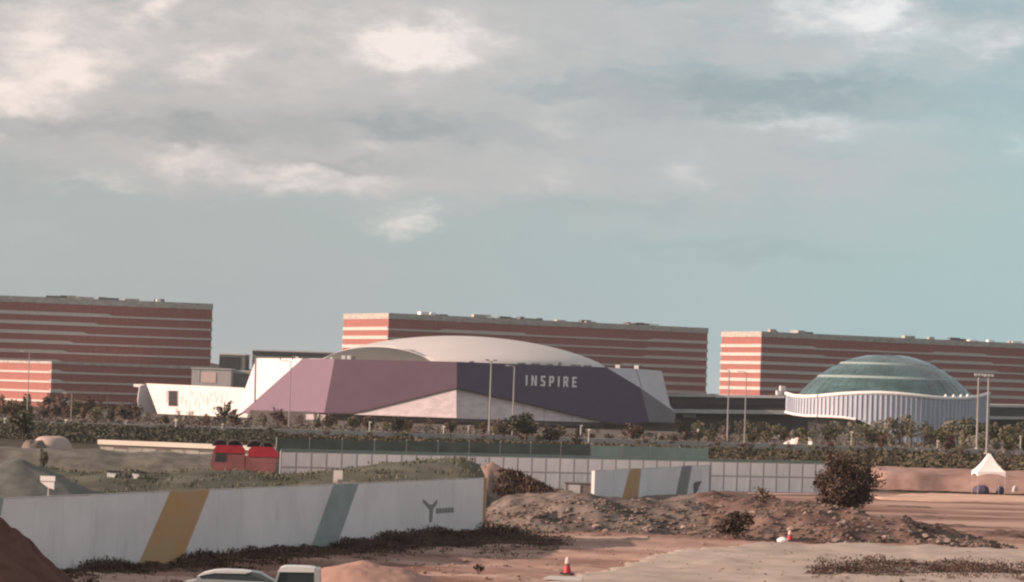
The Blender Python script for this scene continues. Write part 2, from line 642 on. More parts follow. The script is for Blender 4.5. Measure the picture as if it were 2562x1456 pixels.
# road far across the site and its kerb
rd = MB()
pL, pR = PX(-700, 672), PX(3300, 760)
dv = Vector((pR.x - pL.x, pR.y - pL.y, 0)).normalized()
nv = Vector((-dv.y, dv.x, 0))
zr = Vector((0, 0, .35))
rd.prism([pL + zr, pR + zr, pR + nv * 14 + zr, pL + nv * 14 + zr], (0, 0, -.75))
tag(rd.build('road', M_road), 'dark asphalt road behind the site', kind='structure')
kb = MB()
kb.prism([pL - nv * .8 + Vector((0, 0, .75)), pR - nv * .8 + Vector((0, 0, .75)), pR - nv * .05 + Vector((0, 0, .75)), pL - nv * .05 + Vector((0, 0, .75))], (0, 0, -1.1))
kb.prism([pL + nv * 15 + Vector((0, 0, .5)), pR + nv * 15 + Vector((0, 0, .5)), pR + nv * 19 + Vector((0, 0, .5)), pL + nv * 19 + Vector((0, 0, .5))], (0, 0, -.85))
tag(kb.build('pavement', M_kerb), 'pale kerb and footpath along the road', kind='structure')

vm = MB()
vm.prism([PX(-900, 702) + Vector((0, 0, .2)), PX(3500, 796) + Vector((0, 0, .2)), PX(3200, 975) + Vector((0, 0, .2)), PX(-700, 975) + Vector((0, 0, .2))], (0, 0, -.5))
tag(vm.build('verge', mat('grey_brown_verge', (.085, .076, .064), .95, .1, .04, col2=(.155, .14, .12), detail=7, spec=.1)), 'grey brown planted verge between the road and the buildings', kind='structure')

# far wooded ridge
xs = np.linspace(-1400, 1400, 240)
hm = MB()
hz = 12 + 20 * (fbm(xs * .008, xs * 0 + 3, 5) + .5)
hz2 = hz + 5 * fbm(xs * .09, xs * 0 + 8, 3)
for i in range(len(xs) - 1):
    a0, a1 = xs[i], xs[i + 1]
    hm.quad((a0, 2300, -1), (a1, 2300, -1), (a1, 2420, hz2[i + 1]), (a0, 2420, hz2[i]))
    hm.quad((a0, 2420, hz2[i]), (a1, 2420, hz2[i + 1]), (a1, 2700, -1), (a0, 2700, -1))
tag(hm.build('hills', mat('far_wooded_ridge', (.055, .06, .055), .95, .2, .02)), 'low dark wooded ridge far behind the hotels', kind='structure')

# thin evening haze over the whole site
hzm = bpy.data.materials.new('thin_haze')
hzm.use_nodes = True
_t = hzm.node_tree
_t.nodes.remove(_t.nodes['Principled BSDF'])
_v = _t.nodes.new('ShaderNodeVolumePrincipled')
_v.inputs['Color'].default_value = (.92, .93, .95, 1)
_v.inputs['Density'].default_value = .000045
_v.inputs['Anisotropy'].default_value = .2
_t.links.new(_v.outputs[0], _t.nodes['Material Output'].inputs['Volume'])
hb = MB().box(-5100, 5100, -900, 9100, -2.2, 75).build('haze', hzm)
tag(hb, 'thin pale haze over the site', kind='stuff')

# ---------------------------------------------------------------- striped hotel slabs
FL = 4.05


def tower(name, label, cx, cy, D, a, length, depth, ztop, n, first, steps, endthick, cat='building', zbase=0.0, units=12, thin=.78, thick=1.5, seed=1, FL=4.05, parap=2.6):
    """slab whose near left corner is seen at (cx, cy); a = turn of the facade; steps[k] = photo spans where band k is thick"""
    rr = random.Random(seed)
    c = P(cx, cy, D)
    root = thing(name, label, cat, (c.x, c.y, zbase), a)
    o2 = Vector((c.x, c.y, 0))
    nrm = Vector((math.sin(a), -math.cos(a), 0))
    ud = Vector((math.cos(a), math.sin(a), 0))

    def u_of(x, z):
        y = hor(x) + (CAMZ - z) / D * F
        p = plane_hit(x, y, o2, nrm)
        return (p - o2).dot(ud)
    ztop -= zbase
    MB().box(.3, length - .3, .3, depth - .3, -1, ztop - .6).build('core_wall', M_redcore, root)
    zp = ztop - first + thick          # underside of parapet is just above the first strip
    pb = ztop - parap
    MB().box(-.35, length + .35, -.35, depth + .35, pb, ztop).build('parapet', M_parapet, root)
    z = ztop - first
    prev = pb
    for k in range(n):
        zb = z
        zt_end = zb + (thick if endthick else thin)
        sp = [(u_of(s0, zb + zbase), u_of(s1, zb + zbase)) for (s0, s1) in steps.get(k, [])]
        pts = [(-.4, zb)]
        top = []
        cur = -.4
        for (u0, u1) in sorted(sp):
            u0 = max(u0, -.4)
            u1 = min(u1, length + .4)
            if u1 <= u0:
                continue
            if u0 <= .2:
                top += [(-.4, zb + thick)]
            else:
                top += ([(-.4, zb + thin)] if not top else []) + [(u0 - 2.5, zb + thin), (u0, zb + thick)]
            if u1 >= length:
                top += [(length + .4, zb + thick)]
            else:
                top += [(u1, zb + thick), (u1 + 2.5, zb + thin)]
        if not top:
            top = [(-.4, zb + thin)]
        if top[-1][0] < length + .3:
            top.append((length + .4, zb + thin))
        poly = [(-.4, zb), (length + .4, zb)] + top[::-1]
        band = MB()
        band.prism([(x, -.45, zz) for (x, zz) in poly], (0, .75, 0))
        band.box(-.45, .31, .302, depth + .3, zb, zt_end)
        band.box(length - .31, length + .45, .302, depth + .3, zb, zb + thick)
        band.build('floor_band', M_band, root)
        st = MB()
        st.box(-.1, length + .1, -.1, .29, zb + thin * .5, prev)
        st.box(-.1, .29, .292, depth + .1, zb + thin * .5, prev)
        st.box(length - .29, length + .1, .292, depth + .1, zb + thin * .5, prev)
        st.build('red_strip', M_red, root)
        prev = zb + thin * .5
        z -= FL
    for i in range(units):
        u = rr.uniform(.02, .96) * length
        w = rr.uniform(1.5, 7)
        h = rr.uniform(.5, 1.5)
        d0 = rr.uniform(.5, 5)
        MB().box(u, min(u + w, length), d0, d0 + rr.uniform(1.5, 4), ztop - .02, ztop + h).build('roof_unit', rr.choice([M_roofdark, M_roofdark, M_white2, M_parapet]), root)
    return root


def crop1(x):
    return x * .261


c = P(531, 760, 1251)
a1 = R(14)
L1 = 150.0
cL = c - Vector((math.cos(a1), math.sin(a1), 0)) * L1
# near-left corner expressed through the right end so that the right edge stands where it is seen
th1 = {k: [(-400, crop1(e))] for k, e in enumerate([1030, 900, 790, 660, 600, 545, 545, 570, 620])}


def pix(p):
    d = p - cam_pos
    k = F / d.dot(fwd)
    return CX + d.dot(rt) * k, CY - d.dot(up) * k


x1, y1 = pix(cL)
tower('striped_hotel', 'long red and pale striped hotel slab at the left edge, all in shade', x1, y1, cL.y, a1, L1, 24, c.z, 10, 7.65, th1, True, seed=3, units=14)
c = P(-10, 905, 1170)
c = P(130, 902, 1170)
tower('striped_wing', 'low red striped wing with its sunlit coral end at the lower left', 130, 904, 1160, R(38), 72, 62, P(130, 904, 1160).z, 4, 4.75, {0: [(120, 145)], 1: [(120, 145)], 2: [(120, 150)], 3: [(120, 160)]}, False, seed=9, units=0, FL=3.85, parap=1.0)
c2 = P(973, 783, 1410)
tower('striped_hotel', 'red striped hotel slab rising behind the domed arena roof, left end sunlit', 973, 783, 1410, R(29), 184, 50, c2.z, 10, 8.3,
      {0: [(1109, 1307), (1632, 2000)], 1: [(1624, 2000)], 2: [(1616, 2000)], 3: [(1560, 2000)], 4: [(1400, 2000)], 5: [(1400, 2000)], 6: [(900, 2000)], 7: [(900, 2000)], 8: [(900, 2000)], 9: [(900, 2000)]}, True, seed=5, units=22, FL=4.33, thin=.84, thick=1.6, parap=2.8)
c3 = P(1905, 829, 1373)
tower('striped_hotel', 'red striped hotel slab rising behind the glass dome, left end sunlit', 1905, 829, 1373, R(27), 190, 36, c3.z, 9, 7.5,
      {0: [(1800, 2032), (2340, 2460)], 1: [(1800, 2055), (2335, 2475)], 2: [(1800, 2085), (2360, 2490)], 3: [(1800, 2700)], 4: [(1800, 2700)], 5: [(1800, 2700)], 6: [(1800, 2700)], 7: [(1800, 2700)], 8: [(1800, 2700)]}, True, seed=6, units=16)

# ---------------------------------------------------------------- arena
C0 = P(1143, 905, 960)
ar = thing('arena', 'domed arena with mauve and dark plum faceted walls and the white INSPIRE sign', 'arena', (C0.x, C0.y, 0))
AO = Vector((C0.x, C0.y, 0))
bL, bR = R(9), R(19)
nL = Vector((-math.sin(bL), -math.cos(bL), 0))
nR = Vector((math.sin(bR), -math.cos(bR), 0))


def slab(name, pts, n, t, m):
    return MB().prism([p - AO for p in pts], n * -t).build(name, m, ar)


def hitL(x, y):
    return plane_hit(x, y, C0, nL)


def hitR(x, y):
    return plane_hit(x, y, C0, nR)


fa, fb = hitL(837, 898), hitL(811, 1032)
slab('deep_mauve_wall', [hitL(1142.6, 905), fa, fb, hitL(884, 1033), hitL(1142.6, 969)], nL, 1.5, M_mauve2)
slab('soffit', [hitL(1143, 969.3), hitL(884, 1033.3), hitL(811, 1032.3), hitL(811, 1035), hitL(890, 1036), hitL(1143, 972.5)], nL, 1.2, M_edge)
# lit left facets, turned further to the left
far = P(640, 897, 1004)
nF = (fb - fa).cross(far - fa).normalized()
if nF.y > 0:
    nF = -nF


def hitF(x, y):
    return plane_hit(x, y, fa, nF)


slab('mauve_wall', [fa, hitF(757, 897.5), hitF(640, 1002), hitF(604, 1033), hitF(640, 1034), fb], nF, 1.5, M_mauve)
slab('white_wall', [hitF(756.4, 897), hitF(641, 896), hitF(612, 975), hitF(590, 1040), hitF(603.4, 1032.5), hitF(639.5, 1001.5)], nF, 1.3, M_white)
slab('wall_joint', [hitF(641.5, 896), hitF(638.5, 896), hitF(636.5, 1006), hitF(639.5, 1006)], nF, -.25, M_mauve)
# right facets
ra, rb = hitR(1603, 971), hitR(1624, 1056)
slab('dark_plum_wall', [hitR(1143.4, 905), hitR(1143.4, 970), hitR(1300, 1004), hitR(1524, 1056), hitR(1560, 1062), rb, ra, hitR(1517, 919)], nR, 1.5, M_plum)
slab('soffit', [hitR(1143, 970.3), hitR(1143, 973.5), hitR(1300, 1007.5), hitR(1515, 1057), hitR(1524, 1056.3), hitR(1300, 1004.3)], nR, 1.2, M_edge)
r17 = hitR(1517, 919)
rfar = P(1655, 928, 1000)
nU = (ra - r17).cross(rfar - r17).normalized()
if nU.y > 0:
    nU = -nU


def hitU(x, y):
    return plane_hit(x, y, r17, nU)


q1 = hitU(1690, 1032)
slab('grey_wall', [r17, ra, q1, hitU(1676, 1015), hitU(1655, 928), hitU(1588, 922)], nU, 1.2, M_lav)
slab('wall_joint', [hitU(1589, 922), hitU(1604, 969), hitU(1605.6, 969), hitU(1590.6, 922)], nU, -.12, M_lav2)
nT = (rb - ra).cross(q1 - ra).normalized()
if nT.y > 0:
    nT = -nT
slab('lower_grey_wall', [ra, rb, plane_hit(1688, 1057, ra, nT), q1], nT, 1.2, M_lav2)
# pale stone wedges, set back under the leaning walls
nW = nL
wl = [plane_hit(x, y, C0 - nL * .28, nW) for (x, y) in ((1141.6, 966), (880, 1030), (880, 1034), (1141.6, 1041))]
slab('stone_wedge', wl, nW, 2.0, M_wedge)
wl = [plane_hit(x, y, C0 - nL * .05, nW) for (x, y) in ((1142, 1041), (886, 1034), (886, 1037), (1142, 1046))]
slab('stone_ledge', wl, nW, 2.4, M_wedge)
wr = [plane_hit(x, y, C0 - nR * 1.3, nR) for (x, y) in ((1143.4, 967), (1143.4, 1047), (1505, 1057), (1560, 1064))]
slab('stone_wedge', wr, nR, 2.0, M_wedge)
# joints between the stone slabs of the right wedge
for x in (1220, 1283, 1360, 1430):
    yt = 970 + (x - 1143) * .2245
    if yt < 1044:
        slab('stone_joint', [plane_hit(xx, yy, C0 - nR * 1.3, nR) for (xx, yy) in ((x, yt + 3), (x - 1, 1047 + (x - 1143) * .028), (x + 1.4, 1047 + (x - 1143) * .028), (x + 2.4, yt + 3))], nR, -.06, M_lav)
# dark plinth
pl = [C0 - nL * 3.2]
slab('plinth', [plane_hit(x, y, C0 - nL * 3.4, nL) for (x, y) in ((1142, 1040), (625, 1026), (625, 1075), (1142, 1085))], nL, 3, M_plinth)
slab('plinth', [plane_hit(x, y, C0 - nR * 3.4, nR) for (x, y) in ((1143.5, 1042), (1143.5, 1085), (1700, 1085), (1700, 1054))], nR, 3, M_plinth)
for (xa, xb, ya, yb) in ((765, 797, 1036, 1060), (800, 836, 1037, 1058)):
    slab('pale_doorway', [plane_hit(x, y, C0 - nL * 3.2, nL) for (x, y) in ((xa, ya), (xa, yb), (xb, yb), (xb, ya))], nL, .1, M_wedge)  # doorways set in a paler panel colour
# body behind the walls
bk = Vector((0, 60, 0))
ztop = C0.z - .8
body = MB()
ring = [fa, hitL(1143, 905) - nL * 1.0, r17 - nR * 1.0, hitU(1655, 928) - nU * 1.5, Vector((36, 1090, 0)), Vector((-60, 1090, 0)), hitF(650, 897) - nF * 1.5]
ring = [ring[0] - nL * 1.6] + ring[1:]
pts = [Vector((p.x, p.y + 1.0, ztop)) - AO for p in ring]
body.prism(pts, (0, 0, -ztop + 1.0))
body.build('core_wall', M_plinth, ar)
# roof: shallow white shell, sliced at its left end by a grey flank
xc = P(1165, 900, 1015).x
yc = 1017.0
ra_x = (P(1520, 918, 1015).x - xc)
rb_y = 40.0
z_e = P(1165, 903, 975).z - .5
z_p = P(1150, 840, 1015).z


def zroof(x, y):
    u = (x - xc) / ra_x
    v = (y - yc) / rb_y
    q = np.clip(1 - u * u - v * v, 0, 1)
    return z_e + (z_p - z_e) * q ** .78


NA, NR = 72, 16
rf = MB()
cut0 = P(1079, 903, 980).x
cut1 = P(826, 885, 1010).x


def cutx(y):          # slicing line in plan, running back to the left
    return cut0 + (y - 978.0) * (cut1 - cut0) / (1014.0 - 978.0)


grid = []
for i in range(NR + 1):
    rr_ = i / NR
    row = []
    for j in range(NA):
        t = 2 * math.pi * j / NA
        x = xc + ra_x * rr_ * math.cos(t)
        y = yc + rb_y * rr_ * math.sin(t)
        cxx = cutx(y)
        if x < cxx:
            x = cxx
        row.append((x - AO.x, y - AO.y, float(zroof(x, y))))
    grid.append(row)
n0 = 0
rf.v = [p for row in grid for p in row]
for i in range(NR):
    for j in range(NA):
        j2 = (j + 1) % NA
        rf.f.append((i * NA + j, (i + 1) * NA + j, (i + 1) * NA + j2, i * NA + j2))
# thickness under the shell edge
n1 = len(rf.v)
rf.v += [(p[0], p[1], z_e - 2.5) for p in grid[NR]]
for j in range(NA):
    j2 = (j + 1) % NA
    rf.f.append((NR * NA + j, n1 + j, n1 + j2, NR * NA + j2))
rf.build('roof', M_roofw, ar, smooth=True)
# grey flank: fan of the cut leaning outward from the cut edge to the left eave
fl = MB()
K = 30
ys = np.linspace(975.5, 1022, K)
topz = [(cutx(y), y, float(zroof(cutx(y), y))) for y in ys]
rows = 7
for r_ in range(rows + 1):
    f = r_ / rows
    for (x, y, z) in topz:
        k = (z - z_e)
        fl.v.append((x - f * k * 1.35 - AO.x, y - f * k * .55 - AO.y, z_e - 2 + (k + 2) * (1 - f ** 1.5) + .03))
for r_ in range(rows):
    for j in range(K - 1):
        fl.f.append((r_ * K + j, (r_ + 1) * K + j, (r_ + 1) * K + j + 1, r_ * K + j + 1))
fl.build('roof_flank', M_roofg, ar, smooth=True)
rim = MB().tube([(x - AO.x, y - AO.y, z - .05) for (x, y, z) in topz], .16, 6)
rim.build('roof_rim', M_roofw, ar)
# things along the wall heads
rr = random.Random(4)
for (x, w, h, m, hit) in ((735, 10, 10, M_roofdark, hitF), (742, 7, 7, M_white2, hitF), (705, 12, 3, M_roofdark, hitF), (690, 8, 3, M_white2, hitF), (828, 6, 6, M_white2, hitF)):
    p = hit(x, 899) - AO
    s = w / 7.6
    MB().box(p.x - s / 2, p.x + s / 2, p.y + .4, p.y + 1.8, p.z - .3, p.z + h / 7.6).build('roof_unit', m, ar)
for (x, w, h, m) in ((1305, 20, 3.5, M_roofdark), (1340, 22, 3.5, M_roofdark), (1400, 9, 8, M_roofdark), (1440, 26, 3.5, M_roofdark), (1375, 16, 3, M_roofdark), (1470, 20, 3, M_roofdark), (1180, 12, 3, M_roofdark)):
    p = hitR(x, 905 + (x - 1143) * .0345) - AO
    s = w / 7.5
    MB().box(p.x - s / 2, p.x + s / 2, p.y + .5, p.y + 1.8, p.z - .4, p.z + h / 7.5).build('roof_unit', m, ar)
for (x, y, m) in ((858, 897, M_white2), (872, 897, M_white2), (884, 899, M_roofdark)):
    p = hitL(x, y) - AO
    MB().box(p.x - .6, p.x + .6, p.y + .5, p.y + 1.8, p.z - .4, p.z + 1.0).build('roof_unit', m, ar)
for (x, y, m) in ((1545, 920, M_white2), (1592, 921, M_white2), (1601, 922, M_roofdark)):
    p = hitU(x, y) - AO
    MB().box(p.x - .7, p.x + .7, p.y + .3, p.y + 1.6, p.z - .4, p.z + 1.0).build('roof_unit', m, ar)

# sign letters, each its own solid standing off the plum wall
uR = Vector((math.cos(bR), math.sin(bR), 0))
sp0 = hitR(1314, 964.5)
sp1 = hitR(1441, 967)
LH = (hitR(1314, 938.5) - sp0).z
tot = (sp1 - sp0).dot(uR)
tilt = 0.0
GLY = {
    'I': [[(0, 0), (.20, 0), (.20, 1), (0, 1)]],
    'N': [[(0, 0), (.19, 0), (.19, 1), (0, 1)], [(.19, .72), (.19, 1), (.53, .28), (.53, 0)], [(.53, 0), (.72, 0), (.72, 1), (.53, 1)]],
    'S': [[(.02, 0), (.50, 0), (.62, .10), (.62, .18), (.02, .18)], [(.44, .18), (.62, .18), (.62, .42), (.50, .54), (.36, .44)],
          [(.44, .46), (.36, .62), (.20, .62), (.02, .56), (.14, .42)], [(.02, .56), (.2, .60), (.2, .82), (.02, .82)], [(.02, .82), (.60, .82), (.60, 1), (.12, 1), (.02, .90)]],
    'P': [[(0, 0), (.19, 0), (.19, 1), (0, 1)], [(.19, .82), (.48, .82), (.62, .9), (.52, 1), (.19, 1)], [(.45, .52), (.62, .52), (.64, .60), (.64, .90), (.45, .84)], [(.19, .36), (.52, .36), (.63, .46), (.60, .53), (.19, .53)]],
    'R': [[(0, 0), (.19, 0), (.19, 1), (0, 1)], [(.19, .82), (.48, .82), (.62, .9), (.52, 1), (.19, 1)], [(.45, .56), (.62, .56), (.64, .62), (.64, .90), (.45, .84)], [(.19, .40), (.52, .40), (.63, .50), (.60, .57), (.19, .57)], [(.30, .40), (.50, .40), (.68, 0), (.47, 0)]],
    'E': [[(0, 0), (.19, 0), (.19, 1), (0, 1)], [(.19, 0), (.60, 0), (.60, .17), (.19, .17)], [(.19, .42), (.52, .42), (.52, .58), (.19, .58)], [(.19, .83), (.60, .83), (.60, 1), (.19, 1)]],
}
WID = {'I': .20, 'N': .72, 'S': .62, 'P': .64, 'R': .67, 'E': .60}
word = "INSPIRE"
gl = sum(WID[ch] for ch in word)
sc = LH
gap = (tot - gl * sc) / (len(word) - 1)
if gap < 9:
    gap = 1.45
    sc_x = (tot - gap * 6) / gl
else:
    sc_x = sc
u = 0.0
for ch in word:
    ml = MB()
    for poly in GLY[ch]:
        ml.prism([sp0 - AO + uR * (u + px * sc_x) + Vector((0, 0, py * LH)) + nR * .5 for (px, py) in poly], nR * -.46)
    ml.build('letter', M_white2, ar)
    u += WID[ch] * sc_x + gap

# ---------------------------------------------------------------- white slotted annex left of the arena
AD = 1052.0
Pa = P(398, 960, AD)
aA = R(-24)
ax = thing('annex', 'low white building with slotted sunlit walls left of the arena', 'building', (Pa.x, Pa.y, 0))
XO = Vector((Pa.x, Pa.y, 0))
aF = R(43)
nA = Vector((-math.sin(aF), -math.cos(aF), 0))


def hitA(x, y, back=0.0):
    return plane_hit(x, y, P(398, 960, AD) - nA * back, nA)


def aslab(name, pts, t, m, back=0.0):
    return MB().prism([hitA(x, y, back) - XO for (x, y) in pts], nA * -t).build(name, m, ax)


aslab('main_wall', [(366, 959), (398, 1046), (640, 1050), (640, 972), (612, 974), (610, 970)], 1.2, M_white)
aslab('chevron_panel', [(392, 970), (418, 1008), (418, 975), (410, 970)], -.25, M_wedge)
aslab('door_frame', [(421.5, 976), (421.5, 1016.5), (446, 1017), (446, 976.5)], -.2, M_lav)
aslab('dark_door', [(423, 977.5), (423, 1015), (444.5, 1015.5), (444.5, 978)], -.35, mat('dark_door', (.045, .04, .042), .9, .1, .5, spec=.1))
rr = random.Random(11)
for i in range(24):
    x = 452 + i * 4.9 + rr.uniform(-1.2, 1.2)
    y0 = rr.uniform(972, 1005)
    h = rr.uniform(10, 24)
    if x > 600:
        continue
    w = rr.uniform(1.2, 2.2)
    aslab('wall_slot', [(x, y0), (x, min(y0 + h, 1030)), (x + w, min(y0 + h, 1030)), (x + w, y0)], -.14, M_wedge)
nB = Vector((-.35, -.94, 0)).normalized()
bp = hitA(366, 959)
nS = Vector((.35, -.94, 0)).normalized()


def hitS(x, y):
    return plane_hit(x, y, bp, nS)


MB().prism([p - XO for p in (hitS(366, 960), hitS(350, 966), hitS(345, 1000), hitS(348, 1044), hitS(394, 1046))], nS * -1.2).build('side_wall', M_lav, ax)
MB().prism([p - XO + Vector((0, 0, -.2)) for p in (hitA(368, 960.5, 1.3), hitA(638, 974, 1.3), hitA(638, 974, 1.3) + Vector((-8, 24, 0)), hitA(368, 960.5, 1.3) + Vector((-8, 24, 0)))], (0, 0, -1)).build('roof', M_greyl, ax)

# grey rooftop blocks behind the annex
bx = P(480, 918, 1030)


def block(name, label, x0, x1, yt, yb, D, dep, m, rz=0.0, zb=None, rm=None):
    p0 = P(x0, yt, D)
    p1 = P(x1, yt + (x1 - x0) * ROLL, D)
    zbt = P(x0, yb, D).z if zb is None else zb
    r_ = thing(name, label, 'building', (p0.x, p0.y, 0), rz)
    w = (p1 - p0).length
    MB().box(0, w, 0, dep, zbt, p0.z - .5).build('wall', m, r_)
    e_ = .3 if rm is None else .06
    MB().box(-e_, w + e_, -e_, dep + e_, p0.z - (.5 if rm is None else .12), p0.z).build('roof', rm or M_greyl, r_)
    if rm is not None:
        MB().box(.01, w - .01, .01, dep - .01, p0.z - .6, p0.z - .1).build('wall', m, r_)
    return r_, w, p0


k, w, p0 = block('plant_block', 'pale grey rooftop block with a lighter square panel above the annex', 480, 578, 919, 960, 1105, 16, mat('ribbed_grey_panel', (.42, .41, .40), .7, .10, .5, stretch=(2.5, 2.5, .2)), zb=0)
zq = P(505, 957, 1105).z
MB().box((505 - 480) / 6.57, (541 - 480) / 6.57, -.12, .05, P(505, 957, 1105).z, P(505, 931, 1105).z).build('wall_panel', M_pink, k)
MB().box((497 - 480) / 6.57, (500 - 480) / 6.57, -.10, .05, zq, p0.z - .6).build('downpipe', M_post, k)
k, w, p0 = block('plant_block', 'dark grey rooftop block between the left hotel and the arena', 549, 613, 884, 960, 1140, 20, mat('dark_ribbed_panel', (.16, .165, .16), .7, .12, .4), zb=0)
MB().box(.0, w * .82, -.15, .02, p0.z - 8, p0.z - 1.2).build('louvre', M_dark, k)
k, w, p0 = block('plant_block', 'long flat grey roof block running in behind the arena top', 632, 880, 874, 960, 1150, 26, mat('flat_grey_panel', (.27, .275, .27), .7, .1, .3), zb=0)
MB().box(0, w, -.5, .0, p0.z - 2.0, p0.z - .55).build('roof_edge', M_dark, k)
k, w, p0 = block('podium_block', 'grey lower block beside the annex in front of the striped hotel', 570, 640, 925, 990, 1115, 12, mat('mid_ribbed_panel', (.19, .19, .185), .7, .1, .4), zb=0)
MB().box(0, w, -.3, -.02, p0.z - 1.4, p0.z - .52).build('roof_edge', M_grey, k)

# ---------------------------------------------------------------- podium with dark glazing, and the glass dome
def podium(label, x0, x1, D0, D1, ytop, slabs, lit=None):
    a0, a1_ = P(x0, ytop(x0), D0), P(x1, ytop(x1), D1)
    r_ = thing('podium', label, 'building', (a0.x, a0.y, 0))
    o = Vector((a0.x, a0.y, 0))
    d = (a1_ - a0)
    d.z = 0
    n = Vector((d.y, -d.x, 0)).normalized()

    def hp(x, y, out=0.0):
        return plane_hit(x, y, o + n * out + Vector((0, 0, 5)), n) - o
    for (nm, xa, xb, ya, yb, m, out, th) in slabs:
        sl_ = ROLL
        MB().prism([hp(xa, ya, out), hp(xa, yb, out), hp(xb, yb + (xb - xa) * .012, out), hp(xb, ya + (xb - xa) * .012, out)], n * -th).build(nm, m, r_)
    return r_


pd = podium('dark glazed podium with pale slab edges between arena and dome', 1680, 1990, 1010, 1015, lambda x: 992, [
    ('roof_slab', 1670, 1788, 985.5, 992, M_greyl, .9, 14), ('roof_slab', 1789.5, 1800, 989, 993.5, M_white, 1.0, 14), ('roof_slab', 1790, 1962, 987.5, 994, M_white, 1.1, 14),  # whiter slab colour imitates its sunlit right part
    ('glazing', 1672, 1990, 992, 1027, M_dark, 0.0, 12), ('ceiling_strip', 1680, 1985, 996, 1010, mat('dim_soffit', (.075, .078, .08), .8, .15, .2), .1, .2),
    ('floor_slab', 1672, 1995, 1023, 1033, M_greyl, 1.2, 12), ('lower_wall', 1672, 2140, 1032, 1092, mat('dark_lower_wall', (.055, .06, .06), .9, .2, .15), -1.5, 6),  # lower storey has an even dark wall colour
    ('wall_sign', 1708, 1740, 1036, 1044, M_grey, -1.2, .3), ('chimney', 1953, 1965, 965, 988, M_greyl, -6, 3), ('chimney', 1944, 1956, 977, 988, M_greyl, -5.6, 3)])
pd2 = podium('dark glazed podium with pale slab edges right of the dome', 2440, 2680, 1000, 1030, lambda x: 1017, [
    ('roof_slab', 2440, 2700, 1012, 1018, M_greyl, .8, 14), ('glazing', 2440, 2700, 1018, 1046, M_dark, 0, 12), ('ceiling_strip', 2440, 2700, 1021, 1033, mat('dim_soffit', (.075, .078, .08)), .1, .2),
    ('floor_slab', 2440, 2700, 1041, 1048, M_greyl, 1.0, 12), ('lower_wall', 2440, 2700, 1048, 1112, mat('dark_lower_wall', (.05, .055, .055)), -1.2, 6)])

dm_c = P(2217, 990, 905)
dm = thing('glass_dome', 'shallow teal glass dome rising from a wavy lilac finned skirt', 'dome', (dm_c.x, dm_c.y, 0))
zr0 = P(2217, 996, 905).z - 1.0
ztp = P(2220, 885.5, 905).z
Rb = (P(2445, 990, 905).x - P(1992, 990, 905).x) / 2
hcap = ztp - zr0
RS = (Rb * Rb + hcap * hcap) / (2 * hcap)


def rad_at(z):
    h = RS - hcap + (z - zr0)
    return math.sqrt(max(RS * RS - h * h, .01))


levels = [P(2217, y, 905).z for y in (995, 946, 912, 888)]
tz = [zr0] + levels[1:]
for i in range(3):
    za, zb_ = tz[i] + .25, tz[i + 1] - .25
    prof = [(rad_at(za + (zb_ - za) * j / 5), za + (zb_ - za) * j / 5) for j in range(6)]
    MB().lathe(prof, 72).build('glass_tier', M_glass, dm, smooth=False)
MB().lathe([(rad_at(tz[3] + .2), tz[3] + .2), (rad_at(tz[3] + .2) * .6, ztp - .12), (0.3, ztp)], 48).build('glass_cap', M_glass, dm, smooth=True)
for i in (1, 2):
    z = tz[i]
    r0 = rad_at(z) + .05
    MB().lathe([(r0 - 1.0, z - .42), (r0 + .40, z - .38), (r0 - .30, z + .38), (r0 - 1.4, z + .42)], 72).build('ring_beam', M_ring, dm)
mer = MB()
for j in range(48):
    t = 2 * math.pi * j / 48
    pts = []
    for q in range(9):
        z = zr0 + (tz[3] - zr0) * q / 8
        r0 = rad_at(z) + .05
        pts.append((r0 * math.cos(t), r0 * math.sin(t), z))
    mer.tube(pts, .045, 4)
o = mer.build('mullions', mat('teal_mullion', (.10, .16, .16), .6, .05, .3), dm)
o['kind'] = 'stuff'
# skirt
XS = [1962, 1985, 2015, 2050, 2080, 2110, 2150, 2200, 2250, 2290, 2330, 2370, 2410, 2440, 2472]
YT = [984, 991, 993, 991, 988, 985.5, 983.5, 983, 986, 990, 994.5, 997, 997, 994, 985]
YB = [1030, 1036, 1040, 1041, 1042, 1044, 1050, 1075, 1112, 1118, 1120, 1122, 1124, 1124, 1126]
Rs = (P(2472, 990, 905).x - P(1964, 990, 905).x) / 2 - .2
xcS = (P(2472, 990, 905).x + P(1964, 990, 905).x) / 2 - dm_c.x


def skp(t, r=None):
    r = r or Rs
    # slightly flattened round plan seen from the front
    return Vector((xcS + r * math.cos(t), .9 * r * math.sin(t), 0))


def sk_z(p, tab):
    w_ = p + Vector((dm_c.x, dm_c.y, 0))
    D_ = w_.y
    xx, _ = pix(Vector((w_.x, w_.y, 10)))
    y = np.interp(xx, XS, tab)
    return max(P(xx, float(y), D_).z, -.3)


NS = 130
tt = [math.pi + math.pi * i / NS for i in range(NS + 1)]
sm = MB()
topl = []
for t in tt:
    p = skp(t)
    q = skp(t, Rs - .6)
    a_, b_ = sk_z(p, YT), sk_z(p, YB)
    topl.append(Vector((p.x, p.y, a_)))
    sm.v += [(p.x, p.y, b_), (p.x, p.y, a_), (q.x, q.y, a_), (q.x, q.y, b_)]
for i in range(NS):
    for k_ in range(4):
        k2 = (k_ + 1) % 4
        sm.f.append((i * 4 + k_, i * 4 + k2, (i + 1) * 4 + k2, (i + 1) * 4 + k_))
sm.f.append((0, 1, 2, 3))
sm.f.append((NS * 4 + 3, NS * 4 + 2, NS * 4 + 1, NS * 4))
sm.build('skirt_wall', M_skirt, dm)
MB().tube([p + Vector((0, 0, .1)) for p in topl], .55, 8).build('top_rim', M_white2, dm)
bot = [Vector((skp(t).x, skp(t).y, sk_z(skp(t), YB))) for t in tt[: int(NS * .38)]]
MB().tube(bot, .4, 6).build('lower_rim', M_white2, dm)
